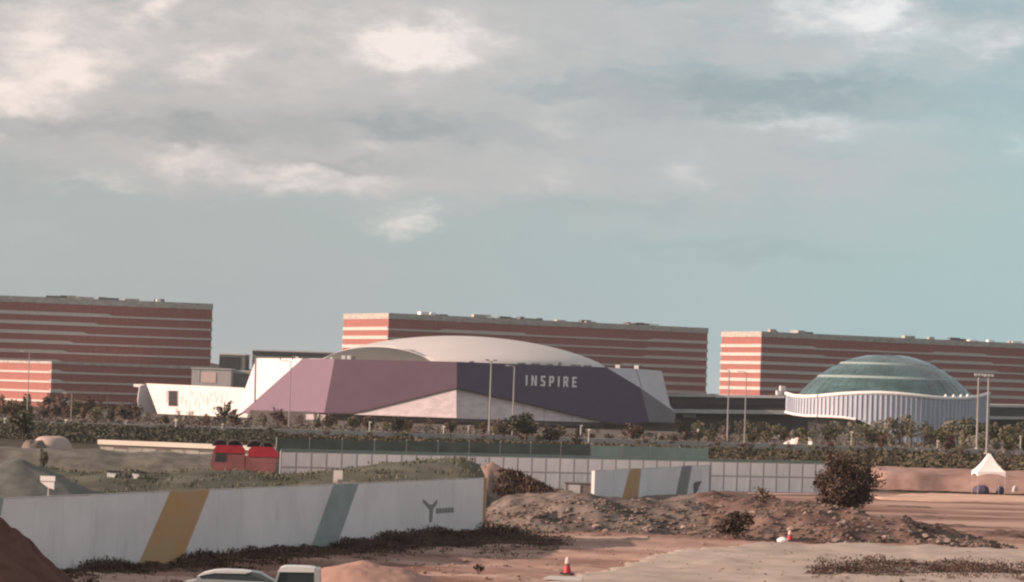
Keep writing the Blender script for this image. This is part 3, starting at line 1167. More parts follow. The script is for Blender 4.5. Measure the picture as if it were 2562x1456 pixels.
i = 0
while i < NS:
    p, q = skp(tt[i], Rs - .05), skp(tt[i], Rs + .36)
    d = Vector((-math.sin(tt[i]), math.cos(tt[i]), 0)) * .17
    a_, b_ = sk_z(skp(tt[i]), YT) - .5, sk_z(skp(tt[i]), YB) + .3
    if i > 5:
        MB().prism([(p - d) + Vector((0, 0, b_)), (q - d) + Vector((0, 0, b_)), (q + d) + Vector((0, 0, b_)), (p + d) + Vector((0, 0, b_))], (0, 0, a_ - b_)).build('fin', M_fin, dm)
    i += 2
for x in (2364, 2385, 2402, 2418):
    p = min(topl, key=lambda w_: abs(pix(w_ + Vector((dm_c.x, dm_c.y, 0)))[0] - x))
    MB().lathe([(.5, p.z + .4), (.45, p.z + .9), (.15, p.z + 1.3)], 8, (p.x, p.y)).build('roof_light', M_white2, dm)
# dark storey under the raised left end of the skirt
us = MB()
for i in range(0, int(NS * .45)):
    t0, t1 = tt[i], tt[i + 1]
    p, q = skp(t0, Rs - 7), skp(t1, Rs - 7)
    za = sk_z(skp(t0), YB)
    if za > .5:
        us.quad(p + Vector((0, 0, -.3)), q + Vector((0, 0, -.3)), q + Vector((0, 0, za)), p + Vector((0, 0, za)))
us.build('under_wall', M_dark, dm)

# ---------------------------------------------------------------- lamp poles
def pole(x, yt, yb, D, label, kind, r0=.16, group=None):
    p = P(x, yt, D)
    z0 = P(x, yb, D).z
    z0 = min(max(z0, -.3), 1.0)
    x0 = PX(x - (yb - yt) * .01, D, 0)
    r_ = thing('lamp_pole', label, 'lamp pole', (p.x, p.y, z0), 0, group)
    h = p.z - z0
    MB().tube([(0, 0, 0), (0, 0, h)], [r0 * 1.5, r0], 8).build('pole', M_pole, r_)
    MB().lathe([(r0 * 2.6, 0), (r0 * 2.6, .25), (r0 * 1.6, .4)], 8).build('base', M_kerb, r_)
    if kind == 'flood':
        MB().box(-1.0, 1.0, -.12, .12, h - .15, h + .12).build('cross_arm', M_pole, r_)
        for s in (-.8, 0, .8):
            MB().box(s - .30, s + .30, -.45, .10, h + .1, h + .65).build('floodlight', M_lamp, r_)
    elif kind == 'twin':
        for s in (-1, 1):
            MB().tube([(0, 0, h - .3), (s * .6, 0, h + .1), (s * 1.3, 0, h + .15)], .09, 6).build('arm', M_pole, r_)
            MB().box(s * 1.0 - .5, s * 1.0 + .5, -.2, .2, h + .12, h + .34).build('lamp_head', M_roofdark, r_)
    else:
        MB().tube([(0, 0, h - .3), (-.7, 0, h + .15), (-1.9, 0, h + .1)], .09, 6).build('arm', M_pole, r_)
        MB().box(-2.3, -1.3, -.22, .22, h + .02, h + .24).build('lamp_head', M_lamp, r_)
    return r_


pole(728, 904, 1090, 742, 'slim lamp pole in front of the light mauve arena wall', 'arm', .11)
pole(1229, 903, 1096, 728, 'twin headed lamp pole in front of the dark plum wall left of the sign', 'twin', .17)
pole(1287, 916, 1098, 735, 'single arm lamp pole just left of the INSPIRE letters', 'arm', .15)
pole(1824, 926, 1112, 742, 'lamp pole in front of the left sunlit end of the right hotel', 'arm', .14)
pole(1867, 931, 1114, 742, 'lamp pole right of another before the glazed podium', 'arm', .12)
pole(2448, 941, 1122, 730, 'floodlight pole with three pale heads, nearer the glass dome', 'flood', .22)
pole(2473, 943, 1136, 690, 'floodlight pole standing up behind the white tent', 'flood', .22)
pole(74, 880, 1075, 725, 'thin lamp pole in front of the striped wing at far left', 'arm', .10)
pole(180, 985, 1068, 720, 'short thin lamp pole right of the coral striped wing', 'arm', .09)

# small post lights along the road
pl_pts = [(12, 1048, 1070), (165, 1052, 1069), (315, 1054, 1074), (440, 1052, 1076), (556, 1062, 1082), (925, 1057, 1085), (1110, 1068, 1092), (1172, 1066, 1094),
          (1320, 1062, 1100), (1453, 1066, 1104), (1473, 1076, 1106), (1745, 1076, 1108), (1946, 1091, 1110), (2024, 1096, 1114), (2130, 1082, 1118), (2345, 1104, 1126), (2553, 1092, 1132)]
nm = ['first', 'second', 'third', 'fourth', 'fifth', 'sixth', 'seventh', 'eighth', 'ninth', 'tenth', 'eleventh', 'twelfth', 'thirteenth', 'fourteenth', 'fifteenth', 'sixteenth', 'seventeenth']
for i, (x, yt, yb) in enumerate(pl_pts):
    D = CAMZ * F / (yb - hor(x)) if yb - hor(x) > 60 else 720
    D = min(max(D, 560), 745)
    p = P(x, yt, D)
    r_ = thing('post_light', '%s from the left of the short pale post lights along the road' % nm[i], 'post light', (p.x, p.y, 0), random.uniform(-.4, .4), 'short post lights along the road')
    MB().tube([(0, 0, 0), (0, 0, p.z)], [.16, .13], 8).build('post', M_lamp if i % 2 else M_greyl, r_)
    MB().box(-.28, .42, -.2, .2, p.z - .05, p.z + .25).build('lamp_head', M_lamp, r_)

# ---------------------------------------------------------------- ribbed steel fence
fA, fB = PX(700, 326.5), PX(2075, 358)
fd = Vector((fB.x - fA.x, fB.y - fA.y, 0))
FLEN = fd.length
fang = math.atan2(fd.y, fd.x)
fence = thing('steel_fence', 'long ribbed pale steel fence with green top rail across the site', 'fence', (fA.x, fA.y, 0), fang)
BAY = 1.85
NBAY = int(FLEN / BAY)


def ribbed(z0, z1):
    m_ = MB()
    k = 6
    w = (BAY - .14) / k
    for i in range(k):
        x = .07 + i * w
        m_.prism([(x, 0, z0), (x + w * .30, -.07, z0), (x + w * .70, -.07, z0), (x + w, 0, z0), (x + w, .04, z0), (x, .04, z0)], (0, 0, z1 - z0))
    return m_.mesh('steel_sheet', M_sheet)


me_lo, me_hi = ribbed(.12, 1.86), ribbed(2.02, 3.62)
me_post = MB().box(-.07, .07, -.05, .10, 0, 3.78).mesh('post', M_post)
me_brace = MB().box(-.05, .05, .05, .9, 0, .1).mesh('brace', M_post)
for i in range(NBAY):
    inst('steel_sheet', me_lo, fence, (i * BAY, 0, 0))
    inst('steel_sheet', me_hi, fence, (i * BAY, 0, 0))
    inst('post', me_post, fence, (i * BAY, 0, 0))
inst('post', me_post, fence, (NBAY * BAY, 0, 0))
E_ = NBAY * BAY
MB().box(0, E_, -.09, .03, 3.66, 3.80).build('top_rail', M_grail, fence)
MB().box(0, E_, -.06, .03, 3.86, 4.0).build('top_rail', M_grail, fence)
MB().box(0, E_, -.085, .03, 1.88, 2.0).build('middle_rail', M_post, fence)
MB().box(0, E_, -.085, .03, 0.0, .1).build('bottom_rail', M_post, fence)


def netting(label, x0, x1, yt0, yt1, D0, D1, m, zlow):  # green screens added in place of a window reflection
    p0, p1 = P(x0, yt0, D0), P(x1, yt1, D1)
    d = Vector((p1.x - p0.x, p1.y - p0.y, 0))
    L_ = d.length
    r_ = thing('reflection_screen', label, 'netting screen', (p0.x, p0.y, 0), math.atan2(d.y, d.x), 'green reflection screens added behind the steel fence')
    n = max(2, int(L_ / 4.0))
    for i in range(n):
        u0, u1 = L_ * i / n, L_ * (i + 1) / n
        z0, z1 = p0.z + (p1.z - p0.z) * i / n, p0.z + (p1.z - p0.z) * (i + 1) / n
        mm = MB()
        K_ = 6
        pts = []
        for q in range(K_ + 1):
            f = q / K_
            sag = .14 * 4 * f * (1 - f)
            pts.append((u0 + .06 + (u1 - u0 - .12) * f, .06 * math.sin(f * 9 + i), z0 + (z1 - z0) * f - sag))
        mm.prism([(pts[0][0], 0, zlow)] + [(u, 0, z) for (u, y, z) in pts] + [(pts[-1][0], 0, zlow)], (0, .04, 0))
        mm.build('reflection_panel', m, r_)
        MB().tube([(u0, 0, 0), (u0, 0, z0 + .1)], .05, 6).build('post', M_post, r_)
    MB().tube([(L_, 0, 0), (L_, 0, p1.z + .1)], .05, 6).build('post', M_post, r_)
    return r_


netting('long dark green screen added for a window reflection, behind the steel fence, middle of the site', 692, 1478, 1095, 1110, 352, 372, M_mesh1, 2.2)
netting('shorter bright green screen added for the window reflection, right of the dark one', 1481, 1771, 1112, 1120, 372, 379, M_mesh2, 2.2)

# pale concrete wall further left with its rounded heap
wA, wB = PX(248, 345), PX(676, 338)
wd = Vector((wB.x - wA.x, wB.y - wA.y, 0))
cw = thing('concrete_wall', 'long low concrete wall with bright cream coping at left', 'wall', (wA.x, wA.y, 0), math.atan2(wd.y, wd.x))
WL = wd.length
zc = P(460, 1108, 342).z
npan = 12
for i in range(npan):
    MB().box(WL * i / npan + .03, WL * (i + 1) / npan - .03, 0, .3, -.2, zc - .85 - (.12 if i % 3 == 1 else 0)).build('wall_panel', mat('grey_concrete', (.27, .265, .24), .9, .25, .35, rand=.15), cw)
MB().box(-.2, WL + .2, .08, .55, zc - .9, zc - .55).build('dark_joint', M_plinth, cw)
MB().box(-.3, WL + .3, -.12, .8, zc - .55, zc).build('coping', mat('cream_coping', (.62, .57, .50), .8, .06, .4), cw)


def heap(name, label, x, D, peak, rx, ry, m, seed=0, kind=None, cat='dirt pile', power=1.0, rough=.25):
    p = PX(x, D)

    def fn(X, Y):
        r_ = np.sqrt(((X - p.x) / rx) ** 2 + ((Y - p.y) / ry) ** 2)
        return peak * np.clip(1 - r_ ** power, -.1, 1) + rough * fbm(X * .5 + seed, Y * .5, 5) * np.clip(1.3 - r_, 0, 1)
    o_ = field(name, p.x - rx * 1.15, p.x + rx * 1.15, p.y - ry * 1.15, p.y + ry * 1.15, max(rx, ry) / 45, fn, m, cut=-.05)
    tag(o_, label, cat)
    return o_


MBX = [-80, 0, 100, 200, 250, 320, 420, 520, 600, 680, 720]
MBY = [1116, 1118, 1121, 1123, 1124, 1134, 1130, 1138, 1142, 1150, 1190]
mbx = [PX(x, 333).x for x in MBX]
mbz = [P(x, y, 333).z for x, y in zip(MBX, MBY)]


def mud(X, Y):
    pk = np.interp(X, mbx, mbz, left=3.0, right=-.5)
    s_ = (Y - 333) / 10.0
    return pk * np.clip(1 - np.abs(s_) ** 2.2, -.2, 1) + .35 * fbm(X * .3, Y * .3, 5) * np.clip(1.2 - np.abs(s_), 0, 1)


tag(field('mud_bank', mbx[0], mbx[-1] + 1, 320, 344, .5, mud, mat('mud', (.075, .074, .062), .95, .1, .5, bump=.5, col2=(.16, .155, .132), detail=8), cut=-.05), 'muddy grey brown bank in front of the cream topped wall', kind='structure')
heap('sand_heap', 'smooth pale pinkish heap at the left end of the cream topped wall', 128, 352, P(128, 1091, 352).z, 3.0, 5.0, mat('pale_pink_sand', (.40, .315, .28), .9, .06, .4), 3, cat='sand pile', power=5.0, rough=.10)
heap('rubble_heap', 'small brown rubble heap touching the pale heap at far left', 84, 347, P(88, 1097, 347).z, 2.0, 2.4, M_bermg, 8, cat='rubble pile', power=4.0, rough=.8)

# spoil bank behind the hoarding
SBX = [-60, 60, 150, 240, 300, 420, 500, 600, 690, 760, 830, 950, 1050, 1155, 1195, 1225]
SBY = [1172, 1165, 1182, 1186, 1180, 1186, 1176, 1182, 1190, 1186, 1176, 1157, 1150, 1149, 1162, 1215]
sbD = 285.0
sbx = [PX(x, sbD).x for x in SBX]
sbz = [P(x, y, sbD).z for x, y in zip(SBX, SBY)]


def spoil(X, Y):
    pk = np.interp(X, sbx, sbz, left=2.0, right=-.5)
    s_ = (Y - sbD) / 26.0
    prof = np.clip(1 - np.abs(s_) ** 1.5, -.2, 1)
    return pk * prof + .5 * fbm(X * .18, Y * .18, 5) * np.clip(1.2 - np.abs(s_), 0, 1)


tag(field('spoil_bank', sbx[0], sbx[-1] + 1, 250, 320, .6, spoil, M_spoil, cut=-.05), 'weedy grey green bank of spoil behind the white hoarding', kind='structure')
heap('grey_heap', 'grey conical heap at the left edge behind the hoarding', 42, 262, P(55, 1148, 262).z, 9.0, 8.0, M_spoilg, 5, cat='gravel pile', power=1.1)

# dirt pile in the gateway: sunlit flank left, shaded flank right
gp = PX(1228, 312)
pkz = P(1225, 1156, 312).z
br = PX(1420, 306)


def gate_pile(X, Y):
    dx, dy = X - gp.x, Y - gp.y
    ridge = -(dx) * .62 + 0 * dy
    right = pkz - np.maximum(dx, 0) * pkz / (br.x - gp.x) - np.maximum(dx, 0) * 0 - np.abs(np.minimum(dy + dx * .55, 0)) * .62 - np.maximum(dy + dx * .3, 0) * .4
    left = pkz - np.maximum(-dx, 0) * .5 - np.abs(dy) * .45
    z = np.where(dx > 0, right, left)
    return np.clip(z, -.3, 9) + .18 * fbm(X * .5, Y * .5, 5)


tag(field('dirt_pile', gp.x - 9, br.x + 1.5, gp.y - 12, gp.y + 10, .3, gate_pile, mat('brown_spoil', (.21, .15, .125), .95, .12, .4, bump=.4, detail=7), cut=-.05),
    'brown pile of earth with a dark shaded slope in the gap of the hoarding', 'dirt pile')

# rubble bank
BX = [1195, 1250, 1350, 1500, 1700, 1850, 2000, 2120, 2220, 2330, 2400, 2460, 2570, 2640]
BT = [1252, 1242, 1238, 1240, 1243, 1250, 1256, 1262, 1268, 1282, 1289, 1297, 1316, 1322]
BF = [1322, 1325, 1332, 1338, 1342, 1352, 1358, 1364, 1366, 1367, 1368, 1370, 1372, 1376]
bfront = [G(x, y) for x, y in zip(BX, BF)]
bcx = [p.x for p in bfront]
bcy = [p.y for p in bfront]
bh = [P(x, t + (17 if 1340 < x < 1560 else 10 if x < 1800 else 4), p.y + 13).z for x, t, p in zip(BX, BT, bfront)]
bh = [max(h, .2) for h in bh]


def berm(X, Y):
    f = np.interp(X, bcx, bcy, left=bcy[0], right=bcy[-1]) + 1.5 * fbm(X * .2, X * 0 + 4, 3)
    hh = np.interp(X, bcx, bh, left=0, right=0)
    s_ = (Y - f)
    rise = smooth(s_, -1.0, 13.0)
    backlen = np.interp(X, [bcx[0], bcx[6], bcx[8], bcx[-1]], [85, 80, 26, 14])
    fall = 1 - smooth(s_, backlen * .3, backlen)
    edge = smooth(X, bcx[0] - 2.0, bcx[0] + 3)
    z = hh * rise * fall * edge
    amp = smooth(s_, -2, 4) * (1 - smooth(s_, 26, 40) * .6) * edge
    return z - .25 + amp * (1.0 * fbm(X * .16, Y * .16, 4) + .55 * fbm(X * .7, Y * .7, 4))


def split_berm(name, label, xa, xb, m):
    o_ = field(name, xa, xb, 212, 332, .42, berm, m, cut=-.22)
    tag(o_, label, kind='structure')


xm = bcx[0] - 3 + .42 * round((PX(1790, 232).x - bcx[0] + 3) / .42)
split_berm('grey_rubble_bank', 'grey brown bank of broken rubble left of the dark shrub', bcx[0] - 3, xm, M_bermg)
split_berm('rubble_bank', 'reddish bank of broken rubble and clods on the right', xm, bcx[-1] + 4, M_berm)

# red earth terrace and sand strip at the right
def sand(X, Y):
    fr = np.interp(X, [G(2190, 1250).x, G(2330, 1256).x, G(2660, 1258).x], [G(2190, 1248).y, G(2330, 1255).y, G(2660, 1258).y])
    bk_ = np.interp(X, [G(2190, 1241).x, G(2330, 1232).x, G(2660, 1240).x], [G(2190, 1241).y, G(2330, 1233).y, G(2660, 1240).y])
    e = 1.6 * fbm(X * .12, Y * .12, 3)
    ins = (Y > fr + e) & (Y < bk_ + e) & (X > G(2190, 1246).x)
    return .25 * fbm(X * .06, Y * .12, 5) - .1 + np.where(ins, .09, -.4)


tag(field('sand_track', G(2190, 1246).x - 1, 90, 318, 376, .6, sand, M_sand), 'bright strip of pale sand in front of the tent', kind='structure')
t0, t1 = PX(2180, 388), PX(2640, 398)


def terrace(X, Y):
    base = 392.0
    s_ = (Y - base) + 1.5 * fbm(X * .15, X * 0, 3)
    return 2.35 * smooth(s_, 0, 3.2) * (1 - smooth(s_, 30, 60)) * smooth(X, t0.x, t0.x + 3) - .2 + .35 * fbm(X * .35, Y * .35, 5) * smooth(s_, -2, 2)


tag(field('earth_terrace', t0.x - 1, t1.x + 8, 385, 450, .6, terrace, mat('pink_earth', (.23, .135, .11), .95, .1, .3, bump=.5, col2=(.36, .245, .21), detail=7), cut=-.15), 'low cut bank of reddish earth behind the tent', kind='structure')

# dark red mound at the bottom left corner
m0 = G(-40, 1395)
pkm = PX(-75, 142)
pz = P(-75, 1262, 142).z


def red_mound(X, Y):
    r_ = np.sqrt(((X - pkm.x) / 6.1) ** 2 + ((Y - pkm.y) / 9.5) ** 2)
    return pz * np.clip(1 - r_ ** 1.15, -.1, 1) + .25 * fbm(X * 2.2, Y * 2.2, 4) * np.clip(1.2 - r_, 0, 1) + .6 * fbm(X * .5, Y * .5, 5) * np.clip(1.25 - r_, 0, 1)


tag(field('earth_mound', pkm.x - 9, pkm.x + 9, pkm.y - 11, pkm.y + 11, .2, red_mound, M_redmound, cut=-.05), 'dark red mound of earth in the bottom left corner', 'earth mound')
heap('earth_heap', 'low smooth heap of pinkish earth right of the white truck', 915, 152, 2.05, 5.4, 5.0, mat('pink_soil', (.33, .205, .165), .95, .1, .5, bump=.2), 2, cat='dirt pile', power=1.6, rough=.3)

# ---------------------------------------------------------------- white printed hoarding
hz_h = 4.4


def hoarding(label, xa, xb, Da, Db, stripes, zb0=-.3, zlab=None):
    A, B = PX(xa, Da), PX(xb, Db)
    d = Vector((B.x - A.x, B.y - A.y, 0))
    L_ = d.length
    ang = math.atan2(d.y, d.x)
    r_ = thing('hoarding', label, 'hoarding', (A.x, A.y, 0), ang)
    n = Vector((d.y, -d.x, 0)).normalized()
    o_ = Vector((A.x, A.y, 0))
    dd = d.normalized()

    def loc(x, y, out=.0):
        p = plane_hit(x, y, o_ + n * out + Vector((0, 0, 2)), n)
        return Vector(((p - o_).dot(dd), -out, p.z))
    k = max(3, int(L_ / 3.2))
    for i in range(k):
        MB().box(L_ * i / k + .008, L_ * (i + 1) / k - .008, 0, .06, zb0, hz_h - .03 * (i % 3 == 1)).build('board', M_hoard, r_)
        MB().box(L_ * i / k - .06, L_ * i / k + .06, .061, .16, zb0, hz_h - .1).build('post', M_post, r_)
    MB().box(0, L_, -.02, .09, hz_h, hz_h + .05).build('top_trim', M_greyl, r_)
    for (nm_, pts, m) in stripes:
        q = [loc(x, y, .012) for (x, y) in pts]
        MB().prism(q, (0, .010, 0)).build(nm_, m, r_)
    return r_, loc, L_


YT_ = lambda x: 1240 - x * .0372       # seen line of the top edge
hd, hloc, HL = hoarding('long white printed hoarding in the left foreground with ochre and teal stripes', -160, 1207, 152, 225.5, [
    ('ochre_stripe', [(428, 1226), (527, 1222), (448, 1420), (338, 1430)], M_orange),
    ('teal_stripe', [(835, 1211), (898, 1208), (842, 1366), (772, 1386)], M_tealp),
    ('grey_edge', [(-2, 1244), (10, 1243), (2, 1290), (-12, 1290)], M_tealp)])
MB().box(HL - .04, HL + .28, -.12, .2, -.3, hz_h + .05).build('ochre_end_post', M_orange, hd)
# printed emblem and faint word
for pts in ([(1056, 1249), (1064, 1252), (1074, 1262), (1082, 1262), (1088, 1254), (1094, 1248), (1093, 1262), (1084, 1272), (1082, 1290), (1080, 1306), (1073, 1306), (1074, 1276), (1066, 1266), (1058, 1256)],):
    MB().prism([hloc(x, y, .012) for (x, y) in pts], (0, .010, 0)).build('printed_emblem', M_print, hd)
for i, (xa, xb) in enumerate(((1090.5, 1097), (1098, 1104.5), (1105.4, 1111.5), (1112.4, 1119), (1119.8, 1126), (1126.8, 1135))):
    yy = 1272 - (xa - 1090) * .07
    MB().prism([hloc(x, y, .012) for (x, y) in ((xa, yy), (xa, yy + 13), (xb, yy + 12.6), (xb, yy - .3))], (0, .010, 0)).build('printed_mark', M_print, hd)
hd2, hloc2, HL2 = hoarding('shorter white printed hoarding behind the rubble bank, with ochre stripe', 1483, 1772, 259, 296, [
    ('ochre_stripe', [(1576, 1172), (1604, 1171), (1596, 1246), (1556, 1246)], M_orange),
    ('teal_stripe', [(1706, 1165), (1731, 1164), (1716, 1246), (1688, 1246)], M_print),
    ('printed_picture', [(1734, 1211), (1738, 1206), (1755, 1203), (1748, 1218), (1746, 1226), (1735, 1240)], M_roofdark)])
MB().box(HL2 - .02, HL2 + .22, -.1, .2, -.3, hz_h + .05).build('end_post', M_tealp, hd2)
MB().box(-.2, .02, -.1, .2, -.3, hz_h).build('end_post', M_hoard, hd2)

# grey block with a white panel in the gap
p = PX(1418, 300)
k, w, p0 = block('site_cabin', 'low brown grey cabin with a pale square panel in the hoarding gap', 1414, 1482, 1207, 1250, 298, 3.5, mat('dusty_panel', (.20, .17, .16), .8, .15, .6), zb=0, rm=mat('dusty_roof', (.13, .11, .105)))
MB().box(.35, 1.55, -.06, .02, p0.z - 1.15, p0.z - .2).build('wall_panel', M_greyl, k)

# grey junction box on a post looking over the hoarding
p = P(846, 1177, 206)
jb = thing('junction_box', 'pale grey box on a post with two dark units over the hoarding', 'junction box', (p.x, p.y, 0))
MB().tube([(0, 0, 0), (0, 0, p.z - .2)], .06, 8).build('post', M_post, jb)
MB().box(-.32, .32, -.15, .15, p.z - .75, p.z).build('box', M_greyl, jb)
for s in (.0, .85):
    MB().box(s, s + .38, -.3, -.02, p.z - 1.0, p.z - .62).build('dark_unit', M_roofdark, jb)
MB().box(-.35, 1.3, -.16, -.10, p.z - .86, p.z - .78).build('bracket', M_post, jb)
# white sign and two capped tanks behind the hoarding
p = P(101, 1190, 205)
sb = thing('site_sign', 'small white two board sign behind the hoarding at far left', 'sign', (p.x, p.y, 0))
MB().tube([(.6, .05, 0), (.6, .05, p.z - .1)], .05, 6).build('post', M_post, sb)
MB().box(0, 1.05, -.05, .02, p.z - .36, p.z).build('board', M_white2, sb)
MB().prism([(0.0, -.05, p.z - .42), (1.0, -.05, p.z - .42), (1.0, -.05, p.z - .95), (.55, -.05, p.z - .8)], (0, .07, 0)).build('board', M_white2, sb)
for i, (x, y, lab) in enumerate(((267, 1178, 'left'), (330, 1180, 'right'))):
    p = P(x, y, 262)
    p = P(x, y, 276)
    zb_ = P(x, y + 15, 276).z
    tk = thing('water_tank', '%s of two small white tanks under dark covers behind the hoarding' % lab, 'tank', (p.x, p.y, zb_), 0, 'white tanks behind the hoarding')
    MB().prism([(.0, 0, -.5), (.05, 0, p.z - zb_ - .08), (.95 - .2 * i, 0, p.z - zb_ - .08), (.8 - .2 * i, 0, .1), (.5, 0, -.5)], (0, .8, 0)).build('tank', M_white2, tk)
    MB().prism([(-.05, -.1, p.z - zb_ - .10), (.1, -.1, p.z - zb_ + .04), (1.2, -.1, p.z - zb_ + .02), (1.5, -.1, p.z - zb_ - .12)], (0, 1.0, 0)).build('cover', M_black, tk)

# ---------------------------------------------------------------- red truck shape added in place of reflected red seats
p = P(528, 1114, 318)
tx = thing('truck', 'red truck shape added for a window reflection of seats, behind the hoarding, cab at left', 'truck', (p.x, p.y, 0), R(4))
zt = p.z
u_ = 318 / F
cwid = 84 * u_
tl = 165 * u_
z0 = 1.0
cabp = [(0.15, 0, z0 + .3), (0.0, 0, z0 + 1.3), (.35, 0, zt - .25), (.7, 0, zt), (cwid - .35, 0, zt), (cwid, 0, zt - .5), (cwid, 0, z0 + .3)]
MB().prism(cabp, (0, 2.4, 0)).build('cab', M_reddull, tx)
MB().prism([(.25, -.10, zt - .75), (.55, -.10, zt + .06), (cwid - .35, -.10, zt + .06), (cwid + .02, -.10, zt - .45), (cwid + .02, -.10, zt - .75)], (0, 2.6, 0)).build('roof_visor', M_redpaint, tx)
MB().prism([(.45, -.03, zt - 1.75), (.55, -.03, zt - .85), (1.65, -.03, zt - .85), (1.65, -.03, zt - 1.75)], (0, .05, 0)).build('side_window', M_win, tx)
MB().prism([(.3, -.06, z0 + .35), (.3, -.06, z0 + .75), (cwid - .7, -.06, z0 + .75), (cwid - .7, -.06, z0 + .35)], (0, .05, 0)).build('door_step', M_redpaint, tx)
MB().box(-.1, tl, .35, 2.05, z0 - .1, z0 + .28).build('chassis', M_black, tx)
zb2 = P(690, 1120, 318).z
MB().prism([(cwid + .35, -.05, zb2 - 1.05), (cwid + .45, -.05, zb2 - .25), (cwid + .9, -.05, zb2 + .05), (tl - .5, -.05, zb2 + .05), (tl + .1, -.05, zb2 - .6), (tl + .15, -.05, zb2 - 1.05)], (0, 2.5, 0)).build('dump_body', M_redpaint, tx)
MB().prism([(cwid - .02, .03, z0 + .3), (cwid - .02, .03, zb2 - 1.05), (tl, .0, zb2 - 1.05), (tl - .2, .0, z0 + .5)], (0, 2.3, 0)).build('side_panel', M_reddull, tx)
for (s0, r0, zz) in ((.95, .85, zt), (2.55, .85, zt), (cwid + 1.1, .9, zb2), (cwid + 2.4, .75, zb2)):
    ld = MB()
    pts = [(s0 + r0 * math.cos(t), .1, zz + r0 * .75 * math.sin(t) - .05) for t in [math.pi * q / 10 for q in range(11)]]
    ld.prism(pts, (0, 2.1, 0)).build('reflected_arc', M_black, tx)  # dark arcs stand for the reflected headrests
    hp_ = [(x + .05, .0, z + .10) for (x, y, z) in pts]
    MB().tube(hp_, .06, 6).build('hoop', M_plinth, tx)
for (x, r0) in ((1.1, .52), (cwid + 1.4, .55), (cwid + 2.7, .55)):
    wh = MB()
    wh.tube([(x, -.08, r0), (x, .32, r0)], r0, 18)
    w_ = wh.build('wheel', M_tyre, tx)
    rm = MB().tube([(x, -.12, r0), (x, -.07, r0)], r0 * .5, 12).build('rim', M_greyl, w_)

# ---------------------------------------------------------------- two white vehicles at the bottom edge
p = P(492, 1424.5, 147)
u_ = 147 / F
ca = thing('car', 'white car seen from the side at the bottom edge, only its roof in view', 'car', (p.x, p.y, 0), R(2))
zt = p.z
sc_ = zt
prof = [(-.55, .45), (-.6, .95), (-.1, 1.05), (.15, zt - .35), (.75, zt - .04), (1.4, zt), (2.55, zt - .02), (3.0, zt - .10), (3.75, 1.05), (4.35, .9), (4.4, .45)]
MB().prism([(x, 0, z) for (x, z) in prof[:4]] + [(x, 0, z) for (x, z) in ((.25, 1.15), (3.55, 1.10))] + [(x, 0, z) for (x, z) in prof[8:]], (0, 1.75, 0)).build('body', M_cgrey, ca)
MB().prism([(.12, .12, 1.10), (.42, .16, zt - .22), (.95, .18, zt - .14), (2.45, .18, zt - .14), (2.85, .16, zt - .24), (3.55, .12, 1.10)], (0, 1.5, 0)).build('side_glass', M_win, ca)
MB().prism([(.0, .1, zt - .38), (.3, .1, zt - .19), (.85, .1, zt - .045), (1.4, .1, zt), (2.3, .1, zt - .01), (2.72, .1, zt - .05), (2.45, .1, zt - .14), (.9, .1, zt - .16), (.4, .1, zt - .26)], (0, 1.55, 0)).build('roof', M_cwhite, ca)
MB().prism([(2.47, .13, zt - .12), (2.74, .13, zt - .04), (3.2, .13, zt - .10), (3.55, .13, zt - .30), (3.95, .13, 1.12), (3.58, .13, 1.12)], (0, 1.49, 0)).build('windscreen', mat('teal_car_glass', (.085, .11, .11), .2, .1, 1, spec=.5), ca)
for x in (.35, 3.35):
    w_ = MB().tube([(x, -.03, .33), (x, .2, .33)], .33, 18).build('wheel', M_tyre, ca)
    MB().tube([(x, -.05, .33), (x, -.02, .33)], .2, 12).build('rim', M_greyl, w_)
p = P(694, 1416.5, 143)
tr = thing('truck', 'small white truck cab beside the white car at the bottom edge', 'truck', (p.x, p.y, 0), R(2))
zt = p.z
MB().prism([(-.35, 0, .5), (-.38, 0, 1.2), (-.1, 0, 1.25), (2.15, 0, 1.25), (2.15, 0, .5)], (0, 1.75, 0)).build('cab', M_cwhite, tr)
MB().prism([(-.08, .10, 1.24), (.14, .12, zt - .27), (1.78, .12, zt - .27), (1.82, .10, 1.24)], (0, 1.52, 0)).build('side_window', M_win, tr)
MB().prism([(.0, .04, zt - .28), (.10, .04, zt - .12), (.32, .04, zt - .02), (.8, .04, zt), (1.6, .04, zt - .01), (1.84, .04, zt - .05), (1.84, .04, zt - .25)], (0, 1.67, 0)).build('roof', M_cwhite, tr)
MB().prism([(1.84, .03, 1.2), (1.80, .03, zt - .06), (2.08, .03, zt - .08), (2.14, .03, 1.2)], (0, 1.69, 0)).build('rear_pillar', M_cgrey, tr)
MB().prism([(-.16, .03, 1.24), (.02, .03, zt - .27), (.12, .03, zt - .27), (-.04, .03, 1.24)], (0, .08, 0)).build('front_pillar', M_cgrey, tr)
MB().box(2.2, 4.9, .0, 1.75, .75, 1.15).build('cargo_bed', M_cgrey, tr)
for x in (.4, 3.9):
    w_ = MB().tube([(x, -.03, .36), (x, .22, .36)], .36, 18).build('wheel', M_tyre, tr)
    MB().tube([(x, -.05, .36), (x, -.02, .36)], .2, 12).build('rim', M_greyl, w_)


# ---------------------------------------------------------------- cones, tent, tarps
def cone(x, yb, label, hh=.95):
    p = G(x, yb)
    r_ = thing('traffic_cone', label, 'traffic cone', (p.x, p.y, .12), 0, 'red traffic cones')
    MB().prism([(-.42, -.42, .0), (.42, -.42, .0), (.42, .42, .0), (-.42, .42, .0)], (0, 0, .09)).build('base', M_black, r_)
    MB().lathe([(.26, .09), (.17, hh * .45)], 16).build('lower_body', M_cone, r_)
    MB().lathe([(.17, hh * .45), (.155, hh * .62)], 16).build('faded_band', M_reddull, r_)
    MB().lathe([(.155, hh * .62), (.11, hh * .92), (.05, hh)], 16).build('white_top', M_pink, r_)
    return r_


